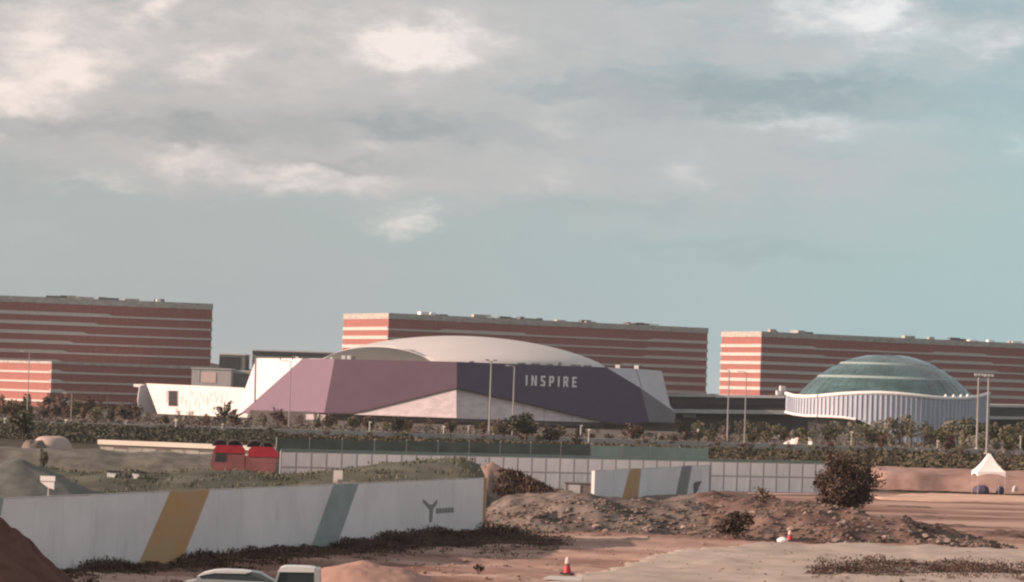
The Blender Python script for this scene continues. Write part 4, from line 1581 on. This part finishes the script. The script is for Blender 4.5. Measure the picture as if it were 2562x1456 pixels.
cone(1418, 1441, 'tall red traffic cone with pale top on the red dirt', 1.05)
cone(1975, 1357, 'small red traffic cone at the foot of the rubble bank', .85)
p = G(1957, 1361)
MBs = MB().lathe([(.1, 0), (.42, .08), (.46, .26), (.2, .42), (.03, .45)], 10)
tag(MBs.build('white_sack', M_white2, loc=(p.x, p.y, .1)), 'small white sack beside the cone at the rubble foot', 'sack')
p = G(1402, 1453)
tag(MB().prism([(-1.1, -1.6, 0), (1.2, -1.8, 0), (1.4, .9, 0), (-.6, 1.3, 0)], (0, 0, .07)).build('pale_board', M_greyl, loc=(p.x, p.y, .15)), 'pale board lying on the ground by the tall cone', 'board')

TD = 369.0
tp = PX(2471, TD)
tent = thing('tent', 'white pointed pagoda tent on the red earth at right', 'tent', (tp.x, tp.y, 0), R(3))
u_ = TD / F
hw = 35 * u_
zpk, zcr, zsk = P(2471, 1134, TD).z, P(2471, 1179, TD).z, P(2471, 1191, TD).z
cano = MB()
prof = [(1, zcr), (.78, zcr + (zpk - zcr) * .16), (.52, zcr + (zpk - zcr) * .40), (.28, zcr + (zpk - zcr) * .70), (.10, zpk - .12), (.03, zpk)]
rings_ = []
for (f, z) in prof:
    ring_ = []
    for side in range(4):
        for q in range(6):
            t = q / 6 * 2 - 1
            sagg = (1 - t * t) * .04 * f
            e = hw * f * (1 - sagg)
            c_ = {0: (t * hw * f, -e), 1: (e, t * hw * f), 2: (-t * hw * f, e), 3: (-e, -t * hw * f)}[side]
            ring_.append((c_[0], c_[1], z))
    rings_.append(ring_)
cano.v = [q for r_ in rings_ for q in r_]
for i in range(len(prof) - 1):
    for j in range(24):
        j2 = (j + 1) % 24
        cano.f.append((i * 24 + j, i * 24 + j2, (i + 1) * 24 + j2, (i + 1) * 24 + j))
cano.f.append(tuple((len(prof) - 1) * 24 + j for j in range(24)))
cano.build('canopy', M_tent, tent)
for side in range(4):
    sk = MB()
    pts = []
    for q in range(9):
        t = q / 8 * 2 - 1
        pts.append((t * hw, zsk + .33 * (1 - t * t)))
    poly = [(-hw, zcr)] + [(t, z) for (t, z) in pts] + [(hw, zcr)]
    R3 = Matrix.Rotation(side * math.pi / 2, 3, 'Z')
    sk.prism([R3 @ Vector((x, -hw - .02, z)) for (x, z) in poly], R3 @ Vector((0, .04, 0)))
    sk.build('valance', M_tent, tent)
    cp = R3 @ Vector((-hw + .06, -hw + .06, 0))
    MB().tube([cp, cp + Vector((0, 0, zcr))], .022, 6).build('leg', M_post, tent)
for i, (x, y, w_, h_, m, lab, nme, cat) in enumerate((
        (2452, 1228, 2.3, 1.0, M_blue, 'dark blue tarpaulin covered pile under the tent', 'covered_pile', 'tarpaulin'),
        (2500, 1229, 1.1, .9, M_blue, 'small dark blue covered pile right of the tent', 'covered_pile', 'tarpaulin'),
        (2537, 1226, .8, .85, M_pink, 'pale pink sack leaning on the bank at the right edge', 'sack', 'sack'))):
    p = G(x, y + 6)
    mm = MB()
    K_ = 10
    for (f, z) in ((1, 0), (.98, h_ * .35), (.8, h_ * .75), (.4, h_ * .98), (.05, h_)):
        for j in range(K_):
            t = 2 * math.pi * j / K_
            wob = 1 + .16 * math.sin(3 * t + i) * f
            mm.v.append((w_ / 2 * f * wob * math.cos(t) + .1 * z, w_ / 2.6 * f * wob * math.sin(t), z))
    for r_ in range(4):
        for j in range(K_):
            j2 = (j + 1) % K_
            mm.f.append((r_ * K_ + j, r_ * K_ + j2, (r_ + 1) * K_ + j2, (r_ + 1) * K_ + j))
    mm.f.append(tuple(4 * K_ + j for j in range(K_)))
    tag(mm.build(nme, m, loc=(p.x, p.y, .1)), lab, cat)

# small lit objects by the road before the dome
p = PX(1958, 735)
sg = thing('striped_barrier', 'sunlit white and pink leaning barrier by the road before the dome', 'barrier', (p.x, p.y, 0), R(-30))
for i in range(4):
    MB().prism([(i * .95, 0, .4), (i * .95 + .9, 0, .4), (i * .95 + .9 + .5, 0, 1.3 + i * .38), (i * .95 + .35, 0, 1.2 + i * .38)], (0, .08, 0)).build('board', M_white2 if i % 2 == 0 else M_pink, sg)
for x in (.4, 3.5):
    MB().box(x, x + .1, .08, .2, 0, 1.4).build('leg', M_post, sg)
p = PX(2027, 735)
wb = thing('control_cabinet', 'small sunlit white cabinet with a stub on top by the road', 'cabinet', (p.x, p.y, 0), R(-25))
MB().box(-.5, .5, -.4, .4, 0, 1.5).build('body', M_white2, wb)
MB().box(-.58, .58, -.48, .48, 1.5, 1.6).build('lid', M_greyl, wb)
MB().tube([(0, 0, 1.6), (0, 0, 2.3)], .12, 8).build('stub', M_lamp, wb)

# ---------------------------------------------------------------- trees
def crown_pts(n, rx, ry, rz, zc_, lumps=7, seed=1, shell=.55):
    r2 = np.random.default_rng(seed)
    lc = r2.normal(size=(lumps, 3))
    lc /= np.linalg.norm(lc, axis=1)[:, None]
    lc *= r2.uniform(.35, .75, (lumps, 1))
    lr = r2.uniform(.32, .55, lumps)
    out = []
    while len(out) < n:
        k = r2.integers(lumps)
        d = r2.normal(size=3)
        d /= np.linalg.norm(d)
        rad_ = lr[k] * (shell + (1 - shell) * r2.random()) if r2.random() < .75 else lr[k] * r2.random()
        q = lc[k] + d * rad_
        out.append((q[0] * rx, q[1] * ry, zc_ + q[2] * rz))
    return out


def make_tree(kind, seed):
    """unit tree about 5 m high; returns trunk mesh and crown mesh list"""
    r2 = random.Random(seed)
    tk = MB()
    cr = MB()
    if kind == 'pine':
        tk.tube([(0, 0, 0), (.05, 0, 2.5), (0, 0, 4.6)], [.16, .11, .04], 6)
        for i in range(26):
            t = r2.uniform(0, 6.28)
            e = r2.uniform(-.15, 1.2)
            l = r2.uniform(1.0, 2.0)
            h0 = r2.uniform(1.7, 3.6)
            tip = Vector((math.cos(t) * math.cos(e) * l, math.sin(t) * math.cos(e) * l, h0 + math.sin(e) * l))
            base = Vector((0, 0, h0))
            tk.tube([base, tip], [.05, .02], 4)
            cs = [base + (tip - base) * q + Vector((r2.gauss(0, .13), r2.gauss(0, .13), r2.gauss(0, .13))) for q in [.45 + .55 * z / 13 for z in range(14)]]
            cr.leaves(cs, .42)
        return tk, cr
    if kind == 'vee':
        tk.tube([(0, 0, 0), (0, 0, .9)], [.12, .1], 6)
        for i in range(16):
            t = r2.uniform(0, 6.28)
            sp_ = r2.uniform(.35, .8)
            tip = Vector((math.cos(t) * sp_ * 1.9, math.sin(t) * sp_ * 1.9, r2.uniform(2.6, 4.2)))
            tk.tube([(0, 0, .8), tip * .5 + Vector((0, 0, .4)), tip], [.06, .04, .015], 4)
            cs = [Vector((0, 0, .8)).lerp(tip, .35 + .65 * q / 15) + Vector((r2.gauss(0, .16), r2.gauss(0, .16), r2.gauss(0, .16))) for q in range(16)]
            cr.leaves(cs, .45)
        return tk, cr
    if kind == 'sparse':
        tk.tube([(0, 0, 0), (.05, .0, 2.2), (0, 0, 4.6)], [.12, .08, .02], 6)
        for i in range(12):
            t = r2.uniform(0, 6.28)
            h0 = r2.uniform(1.6, 3.8)
            l = r2.uniform(.7, 1.3)
            tip = Vector((math.cos(t) * l, math.sin(t) * l, h0 + r2.uniform(.3, 1.0)))
            tk.tube([(0, 0, h0), tip], [.04, .015], 4)
            cr.leaves([Vector((0, 0, h0)).lerp(tip, .4 + .7 * q / 9) + Vector((r2.gauss(0, .18), r2.gauss(0, .18), r2.gauss(0, .2))) for q in range(10)], .40)
        return tk, cr
    if kind == 'round':
        tk.tube([(0, 0, 0), (.05, 0, 1.2), (0, .05, 2.4)], [.16, .12, .07], 6)
        for i in range(6):
            t = i * 1.05 + r2.random()
            tk.tube([(0, 0, 1.2), (math.cos(t) * 1.0, math.sin(t) * 1.0, 2.9)], [.07, .02], 4)
        cr.leaves(crown_pts(520, 2.2, 2.2, 2.1, 2.75, 9, seed), .55)
        return tk, cr
    if kind == 'tall':
        tk.tube([(0, 0, 0), (.05, 0, 2), (0, .05, 4.2)], [.14, .11, .03], 6)
        for i in range(6):
            t = i * 1.05 + r2.random()
            tk.tube([(0, 0, 1.0 + i * .3), (math.cos(t) * .7, math.sin(t) * .7, 2.2 + i * .3)], [.05, .02], 4)
        cr.leaves(crown_pts(420, 1.45, 1.45, 2.5, 2.7, 9, seed), .50)
        return tk, cr
    # low shrub
    for i in range(5):
        t = i * 1.3
        tk.tube([(0, 0, 0), (math.cos(t) * .7, math.sin(t) * .7, 1.4)], [.06, .02], 4)
    cr.leaves(crown_pts(330, 1.9, 1.9, 1.5, 1.25, 8, seed), .48)
    return tk, cr


PROTO = {}
for kind in ('round', 'tall', 'pine', 'vee', 'sparse', 'shrub'):
    PROTO[kind] = []
    for s_ in range(2):
        tk, cr = make_tree(kind, 31 * (s_ + 1) + len(kind))
        PROTO[kind].append((tk.mesh('trunk', M_bark), cr))
CROWN = {}


def crown_mesh(kind, v, leaf):
    key = (kind, v, leaf)
    if key not in CROWN:
        CROWN[key] = PROTO[kind][v][1].mesh('crown', M_lf[leaf])
    return CROWN[key]


KNAME = {'round': 'bushy', 'tall': 'slender', 'pine': 'spiky', 'vee': 'forked', 'sparse': 'thin airy', 'shrub': 'low'}
LNAME = {'olive': 'olive', 'dark': 'dark', 'brown': 'brown', 'rust': 'rust brown', 'grey': 'grey green', 'bush': 'dusky'}
TREES = []


def tree(x, D, hpx, kind, leaf, wide=1.0, label=None, z=0.0, where=None):
    h = hpx * D / F
    base = {'round': 4.9, 'tall': 5.2, 'pine': 5.0, 'vee': 4.2, 'sparse': 4.9, 'shrub': 2.7}[kind]
    s_ = h / base
    p = PX(x, D, z)
    v = random.randrange(2)
    r_ = thing('shrub' if kind == 'shrub' else 'tree', label, 'shrub' if kind == 'shrub' else 'tree', (p.x, p.y, z), random.uniform(0, 6.28))
    r_.scale = (s_ * wide, s_ * wide, s_)
    inst('trunk', PROTO[kind][v][0], r_)
    inst('crown', crown_mesh(kind, v, leaf), r_)
    if label is None:
        TREES.append((x, r_, kind, leaf, where))
    return r_


def zone(x):
    for (lim, n) in ((350, 'below the left striped hotel'), (640, 'before the white annex'), (1143, 'before the mauve arena walls'), (1690, 'before the plum arena wall'),
                     (1965, 'before the glazed podium'), (2478, "before the dome's finned skirt")):
        if x < lim:
            return n
    return 'right of the floodlight poles'


# trees that stand out
tree(560, 705, 78, 'pine', 'dark', 1.25, 'dark spiky pine tree against the sunlit white annex')
tree(693, 705, 66, 'pine', 'rust', 1.05, 'dark red brown spiky tree before the light mauve wall')
tree(1315, 700, 78, 'round', 'dark', 1.55, 'largest dark bushy tree in the row, before the plum wall below the sign')
tree(1260, 705, 50, 'round', 'dark', 1.4, 'dark bushy tree just left of the largest dark tree below the sign')
tree(1375, 705, 40, 'shrub', 'dark', 1.3, 'dark low shrub at the right foot of the largest dark tree')
tree(1592, 705, 52, 'round', 'bush', 1.0, 'dusky bushy tree below the grey right end of the arena')
tree(1746, 690, 52, 'vee', 'dark', .9, 'nearly black forked tree before the dark podium')
tree(2203, 690, 52, 'vee', 'rust', 1.0, 'rust brown forked tree in front of the dome skirt')
tree(2372, 690, 60, 'round', 'rust', .8, 'rust brown bushy tree right of the forked one before the dome')
tree(1127, 708, 44, 'vee', 'bush', .9, 'dusky forked tree below the pale stone wedge')
tree(992, 705, 58, 'round', 'dark', .95, 'dark bushy tree below the left tip of the stone wedge')
tree(1882, 700, 40, 'pine', 'dark', .8, 'dark spiky shrub like tree left of the striped barrier')
tree(58, 505, 92, 'round', 'dark', 1.05, 'large nearly black tree standing nearest at the left edge', z=0)
tree(110, 318, 62, 'tall', 'dark', .9, 'dark green conifer shaped shrub behind the grey heap at left', z=.8)
tree(2535, 690, 70, 'sparse', 'olive', 1.1, 'leaning olive tree by the right edge')
# the rows along the road
rt_ = random.Random(21)
x = -25
while x < 2590:
    zn = zone(x)
    if x < 350:
        kl = rt_.choice([('round', 'brown', 52), ('round', 'olive', 56), ('tall', 'bush', 58), ('round', 'bush', 50), ('tall', 'olive', 60)])
        D = rt_.uniform(730, 770)
    elif x < 640:
        kl = rt_.choice([('round', 'bush', 44), ('tall', 'brown', 44), ('sparse', 'brown', 46), ('round', 'brown', 40)])
        D = rt_.uniform(730, 765)
    elif x < 1143:
        kl = rt_.choice([('round', 'brown', 46), ('tall', 'olive', 44), ('round', 'olive', 42), ('sparse', 'brown', 48), ('round', 'bush', 50)])
        D = rt_.uniform(722, 760)
    elif x < 1690:
        kl = rt_.choice([('vee', 'brown', 34), ('sparse', 'brown', 40), ('tall', 'brown', 36), ('round', 'olive', 30), ('shrub', 'bush', 24)])
        D = rt_.uniform(725, 755)
    elif x < 1965:
        kl = rt_.choice([('round', 'olive', 48), ('tall', 'brown', 46), ('sparse', 'olive', 52), ('round', 'bush', 40)])
        D = rt_.uniform(735, 775)
    else:
        kl = rt_.choice([('round', 'olive', 58), ('sparse', 'olive', 70), ('round', 'grey', 50), ('tall', 'olive', 66), ('sparse', 'grey', 72)])
        D = rt_.uniform(740, 790)
    tree(x, D, kl[2] * rt_.uniform(.82, 1.12), kl[0], kl[1], rt_.uniform(.9, 1.25))
    x += rt_.uniform(22, 42) if (x < 640 or x > 1690) else rt_.uniform(28, 56)
# second row of taller trees before the dome and the left hotel
for x0, x1, hh, ls in ((2090, 2470, 84, ('olive', 'grey')), (0, 350, 62, ('brown', 'olive', 'bush')), (1700, 1960, 66, ('olive', 'dark')), (2480, 2580, 84, ('dark', 'olive'))):
    x = x0
    while x < x1:
        tree(x, rt_.uniform(800, 835), hh * rt_.uniform(.72, 1.1), rt_.choice(['round', 'sparse', 'tall', 'round']), rt_.choice(ls), rt_.uniform(.9, 1.2), where='back row ')
        x += rt_.uniform(24, 44)
# yard trees between road and arena base
for i in range(16):
    x = 640 + i * 62 + rt_.uniform(-18, 18)
    tree(x, rt_.uniform(800, 850), rt_.uniform(22, 38), rt_.choice(['round', 'sparse', 'shrub']), rt_.choice(['brown', 'bush', 'olive']), rt_.uniform(1, 1.5), where='back row ')
# low shrubs by the road edge
for i in range(46):
    x = rt_.uniform(-10, 2570)
    tree(x, rt_.uniform(668, 700) + x * .012, rt_.uniform(9, 17), 'shrub', rt_.choice(['olive', 'bush', 'grey', 'brown']), rt_.uniform(1, 1.9))
ORD = ['first', 'second', 'third', 'fourth', 'fifth', 'sixth', 'seventh', 'eighth', 'ninth', 'tenth', 'eleventh', 'twelfth', 'thirteenth', 'fourteenth', 'fifteenth', 'sixteenth']
buckets = {}
for (x, r_, kind, leaf, where) in sorted(TREES, key=lambda q: q[0]):
    key = (kind, leaf, zone(x), where)
    buckets.setdefault(key, []).append(r_)
for (kind, leaf, zn, where), lst in buckets.items():
    nounw = 'shrub' if kind == 'shrub' else 'tree'
    desc = '%s %s%s %s' % (LNAME[leaf], where or '', KNAME[kind], nounw)
    desc = desc.replace('grey green', 'greyish').replace('rust brown', 'rusty')
    for i, r_ in enumerate(lst):
        if len(lst) == 1:
            r_['label'] = '%s %s, the only such one' % (desc, zn)
        else:
            r_['label'] = '%s from left of %ss %s' % (ORD[i], desc, zn)
        r_['group'] = ('shrubs' if kind == 'shrub' else 'trees') + ' along the road ' + zn

# big dusky bush on the rubble bank, made of many shoots
p = PX(2122, 244, 0)
zb_ = 2.3
u_ = 244 / F
bb = thing('bush', 'big dusky round bush standing on the rubble bank', 'bush', (p.x, p.y, zb_))
tkb = MB()
for i in range(12):
    t = i * .55
    tkb.tube([(0, 0, -.6), (math.cos(t) * 1.0, math.sin(t) * .9, 1.6), (math.cos(t) * 1.9, math.sin(t) * 1.6, 3.0)], [.09, .06, .02], 5)
tkb.tube([(-1.6, 0, .5), (-1.75, 0, 4.6), (-1.7, 0, 5.9)], [.09, .06, .02], 5)
tkb.build('stems', M_bark, bb)
cr = MB()
hw_ = 82 * u_
cr.leaves(crown_pts(15000, hw_ * 1.04, hw_ * .95, 2.45, 2.1, 18, 77, .25), .22)
cr.leaves(crown_pts(5200, hw_ * 1.08, hw_ * .95, 1.25, .55, 14, 78, .25), .22)
cr.leaves([(-1.7 + random.gauss(0, .28), random.gauss(0, .28), random.uniform(3.6, 6.0)) for _ in range(170)], .28)
for i in range(40):
    t, e = random.uniform(0, 6.28), random.uniform(-.2, 1.2)
    a_ = Vector((math.cos(t) * math.cos(e) * hw_ * .8, math.sin(t) * math.cos(e) * hw_ * .8, 2.0 + math.sin(e) * 2.0))
    dirv = (a_ - Vector((0, 0, 1.6))).normalized()
    cr.leaves([a_ + dirv * (.12 * q) + Vector((random.gauss(0, .07), random.gauss(0, .07), random.gauss(0, .07))) for q in range(9)], .22)
cr.build('crown', M_lf['bush'], bb)


def clump(name, label, x, D, z, w, h, n, leaf, size, cat='shrub', seed=3):
    p = PX(x, D, z)
    r_ = thing(name, label, cat, (p.x, p.y, z))
    st = MB()
    for i in range(6):
        t = i * 1.05
        st.tube([(0, 0, -.3), (math.cos(t) * w * .25, math.sin(t) * w * .2, h * .7)], [.04, .015], 4)
    st.build('stems', M_bark, r_)
    MB().leaves(crown_pts(n, w / 2, w / 2.4, h * .55, h * .45, 9, seed, .4), size).build('crown', M_lf[leaf], r_)


clump('shrub', 'low dark brown shrub sprawling down the front of the rubble bank', 1838, 231, .25, 3.1, 2.4, 2000, 'bush', .24, seed=12)
clump('shrub', 'small ragged shrub on top of the bank left of the big bush', 1903, 246, 2.3, 1.9, 1.6, 260, 'brown', .24, seed=4)
clump('weed', 'small dark weed clump on the red dirt left of the tall cone', 1198, 178, .1, .9, .6, 160, 'weed', .14, 'weed', 5)
clump('weed', 'upright weed sticking up from the scrub at bottom right', 2255, 168, .1, .7, 1.1, 160, 'bush', .14, 'weed', 6)


# ---------------------------------------------------------------- ground cover nobody could count
def scatter(name, label, pts, h, size, leaf, per=9, spread=.35):
    """tufts: tapering blades rooted on the ground, with a few bent over"""
    mm = MB()
    for (p, s_) in pts:
        lean = random.uniform(0, 6.28)
        for _ in range(per):
            bx_, by_ = p.x + random.gauss(0, spread), p.y + random.gauss(0, spread)
            hh = h * s_ * random.uniform(.45, 1.15)
            w_ = size * random.uniform(.35, .8)
            t = lean + random.gauss(0, 1.2)
            l_ = hh * random.uniform(.1, .75)
            dx, dy = math.cos(t), math.sin(t)
            a_ = random.uniform(0, 3.14)
            wx, wy = math.cos(a_) * w_ * .5, math.sin(a_) * w_ * .5
            mid = (bx_ + dx * l_ * .35, by_ + dy * l_ * .35, p.z + hh * .6)
            tip = (bx_ + dx * l_, by_ + dy * l_, p.z + hh)
            mm.quad((bx_ - wx, by_ - wy, p.z - .12), (bx_ + wx, by_ + wy, p.z - .12), (mid[0] + wx, mid[1] + wy, mid[2]), tip, (mid[0] - wx, mid[1] - wy, mid[2]))
    o_ = mm.build(name, M_lf[leaf])
    tag(o_, label, kind='stuff')
    return o_


def cover(name, label, pts, h, size, leaf, per=9, spread=.35):
    """low leafy mass: leaf clumps heaped on the ground"""
    mm = MB()
    for (p, s_) in pts:
        w_ = spread * (.6 + s_)
        for _ in range(per):
            u, v, q = random.gauss(0, .5), random.gauss(0, .5), random.random()
            r2_ = min(1, u * u + v * v)
            mm.leaves([(p.x + u * w_, p.y + v * w_, p.z + h * s_ * (1 - .8 * r2_) * (1 - .55 * q * q))], size)
    o_ = mm.build(name, M_lf[leaf])
    tag(o_, label, kind='stuff')
    return o_


pts = []
hdir = (H1 - H0).normalized()
for i in range(2300):
    f = random.random() ** .8
    q = Vector((-34, 147)).lerp(Vector((-1.5, 226)), f)
    off = abs(random.gauss(0, 1)) * 2.2 + .2
    lump = .35 + 1.2 * max(0, float(vnoise(np.array([f * 22.0]), np.array([1.0]))[0]) + .35)
    gx_, gy_ = q.x + off * .93, q.y - off * .37
    pts.append((Vector((gx_, gy_, float(near_ground(np.array([gx_]), np.array([gy_]))[0]))), lump * max(.35, 1.25 - off * .2)))
scatter('weeds', 'dry blades among the weeds along the foot of the white hoarding', pts[::3], .85, .12, 'weedb', 9, .6)
cover('weeds', 'dark dry weeds along the foot of the white hoarding', pts, .8, .17, 'weed', 22, .75)
pts = []
for i in range(420):
    x = random.uniform(2030, 2600)
    y = 1432 + random.gauss(0, 7) - 6 * math.sin((x - 2030) / 120)
    p = G(x, y)
    pts.append((Vector((p.x, p.y, float(near_ground(np.array([p.x]), np.array([p.y]))[0]) + .08)), random.uniform(.3, 1.0) * (.6 + .8 * (math.sin(x / 47.0) > 0))))
cover('scrub', 'low dark scrub on the gravel at bottom right', pts, .55, .15, 'weedb', 30, .75)
pts = []
for i in range(260):
    x = random.uniform(1150, 1420)
    y = random.gauss(1352, 12)
    p = G(x, y)
    pts.append((Vector((p.x, p.y, float(near_ground(np.array([p.x]), np.array([p.y]))[0]))), random.uniform(.2, .8)))
cover('scrub', 'dark scrub on the red dirt beyond the end of the hoarding', pts, .5, .17, 'weedb', 24, .9)
pts = []
for i in range(1500):
    D = random.uniform(455, 640)
    x = random.uniform(2150, 2600)
    p = PX(x, D, 0)
    pts.append((p, random.uniform(.4, 1.5) * (.6 if D > 570 else 1)))
cover('undergrowth', 'dark olive undergrowth behind the earth terrace at right', pts, 1.7, .75, 'hedge', 26, 1.7)
pts = []
for i in range(1200):
    D = random.uniform(520, 655)
    x = random.uniform(-40, 700)
    p = PX(x, D, 0)
    pts.append((p, random.uniform(.5, 1.4)))
cover('hedge', 'dark overgrown hedge below the road at left', pts, 1.05, .6, 'dark', 26, 2.0)
pts = []
for i in range(900):
    D = random.uniform(500, 660)
    x = random.uniform(700, 2150)
    pts.append((PX(x, D, 0), random.uniform(.2, .7)))
cover('grass', 'rough olive grass slope between the fence and the road', pts, 1.2, .8, 'hedge', 14, 1.8)
pts = []
for i in range(420):
    x = random.uniform(sbx[1], sbx[-2])
    y = random.uniform(262, 300)
    z = float(spoil(np.array([x]), np.array([y]))[0])
    pts.append((Vector((x, y, z)), random.uniform(.2, .8)))
scatter('grass', 'rough tufts of grass on the spoil bank', pts, .4, .22, 'tuft', 12, .7)

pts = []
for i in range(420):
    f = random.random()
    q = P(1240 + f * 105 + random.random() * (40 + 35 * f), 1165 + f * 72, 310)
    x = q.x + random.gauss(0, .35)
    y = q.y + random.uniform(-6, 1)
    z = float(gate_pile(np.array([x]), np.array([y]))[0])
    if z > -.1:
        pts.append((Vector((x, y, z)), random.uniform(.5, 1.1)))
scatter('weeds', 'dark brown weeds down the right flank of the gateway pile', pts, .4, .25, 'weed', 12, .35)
pts = []
for i in range(800):
    D = random.uniform(722, 860)
    x = random.uniform(-60, 2620)
    if 1430 < x < 1560:
        continue
    pts.append((PX(x, D, 0), random.uniform(.4, 1.5) * (1.4 if x < 640 else .55 if x > 1965 else 1.2 if x > 1700 else .9)))
cover('undergrowth', 'dark brown planting under the trees along the road', pts, 1.0, .75, 'under', 16, 1.9)

# loose stones: the largest one by one, the rest as a mass
def stone_mesh(seed):
    r2 = np.random.default_rng(seed)
    mm = MB()
    k = 7
    for (f, z) in ((.7, -.3), (1, .05), (.85, .45), (.35, .7)):
        for j in range(k):
            t = 2 * math.pi * j / k
            q = f * (1 + .28 * r2.normal())
            mm.v.append((q * math.cos(t), q * .85 * math.sin(t), z + .08 * r2.normal()))
    for r_ in range(3):
        for j in range(k):
            j2 = (j + 1) % k
            mm.f.append((r_ * k + j, r_ * k + j2, (r_ + 1) * k + j2, (r_ + 1) * k + j))
    mm.f.append(tuple(3 * k + j for j in range(k)))
    return mm


SM = [stone_mesh(s_).mesh('stone', M_stone) for s_ in range(4)]
for i in range(34):
    x = random.choice([random.uniform(2080, 2200), random.uniform(1900, 2560), random.uniform(2280, 2420), random.uniform(1250, 1900)])
    f = np.interp(x, BX, BF)
    p = G(x, f - abs(random.gauss(0, 9)) - 1)
    z = float(berm(np.array([p.x]), np.array([p.y]))[0])
    s_ = random.uniform(.22, .5)
    o_ = inst('stone', random.choice(SM), None, (p.x, p.y, max(z, .05) + .05), random.uniform(0, 6), (s_, s_, s_ * .8))
    tag(o_, 'loose pale stone along the foot of the rubble bank', 'stone', 'loose stones along the rubble bank')
cl_ = MB()
_src = [stone_mesh(40 + q) for q in range(4)]
for i in range(1500):
    x = random.uniform(-60, 2620)
    y = random.uniform(1340, 1475)
    p = G(x, y)
    if p.y > 228 or (p.x < -1 and p.y > 150 + (p.x + 34) * 2.45 - 6):
        continue
    z = float(near_ground(np.array([p.x]), np.array([p.y]))[0])
    s_ = random.uniform(.04, .13) * (1.5 if random.random() < .08 else 1)
    sm_ = _src[i % 4]
    n = len(cl_.v)
    t = random.uniform(0, 6.28)
    ct, st = math.cos(t), math.sin(t)
    cl_.v += [(p.x + (a * ct - c_ * st) * s_, p.y + (a * st + c_ * ct) * s_, z + .06 + e * s_ * .8) for (a, c_, e) in sm_.v]
    cl_.f += [tuple(n + q for q in fc) for fc in sm_.f]
tag(cl_.build('clods', mat('earth_clods', (.16, .10, .08), .95, .1, .5, col2=(.34, .23, .185), detail=3)), 'small clods and pebbles strewn over the bare earth', kind='stuff')
rb_ = MB()
for i in range(2600):
    x = random.uniform(bcx[0], bcx[-1] - 2)
    f = np.interp(x, bcx, bcy)
    y = f + abs(random.gauss(0, 9))
    z = float(berm(np.array([x]), np.array([y]))[0])
    s_ = random.uniform(.06, .26)
    src = stone_mesh(i % 6) if i < 6 else None
    if i < 6:
        if i == 0:
            SB = []
        SB.append(src)
    src = SB[i % len(SB)]
    n = len(rb_.v)
    t = random.uniform(0, 6.28)
    ct, st = math.cos(t), math.sin(t)
    rb_.v += [(x + (a * ct - c_ * st) * s_, y + (a * st + c_ * ct) * s_, z + e * s_ * .8) for (a, c_, e) in src.v]
    rb_.f += [tuple(n + q for q in fc) for fc in src.f]
tag(rb_.build('rubble', mat('mixed_rubble', (.08, .058, .050), .95, .1, .8, col2=(.23, .175, .15), detail=3)), 'loose clods and broken stone over the bank', kind='stuff')
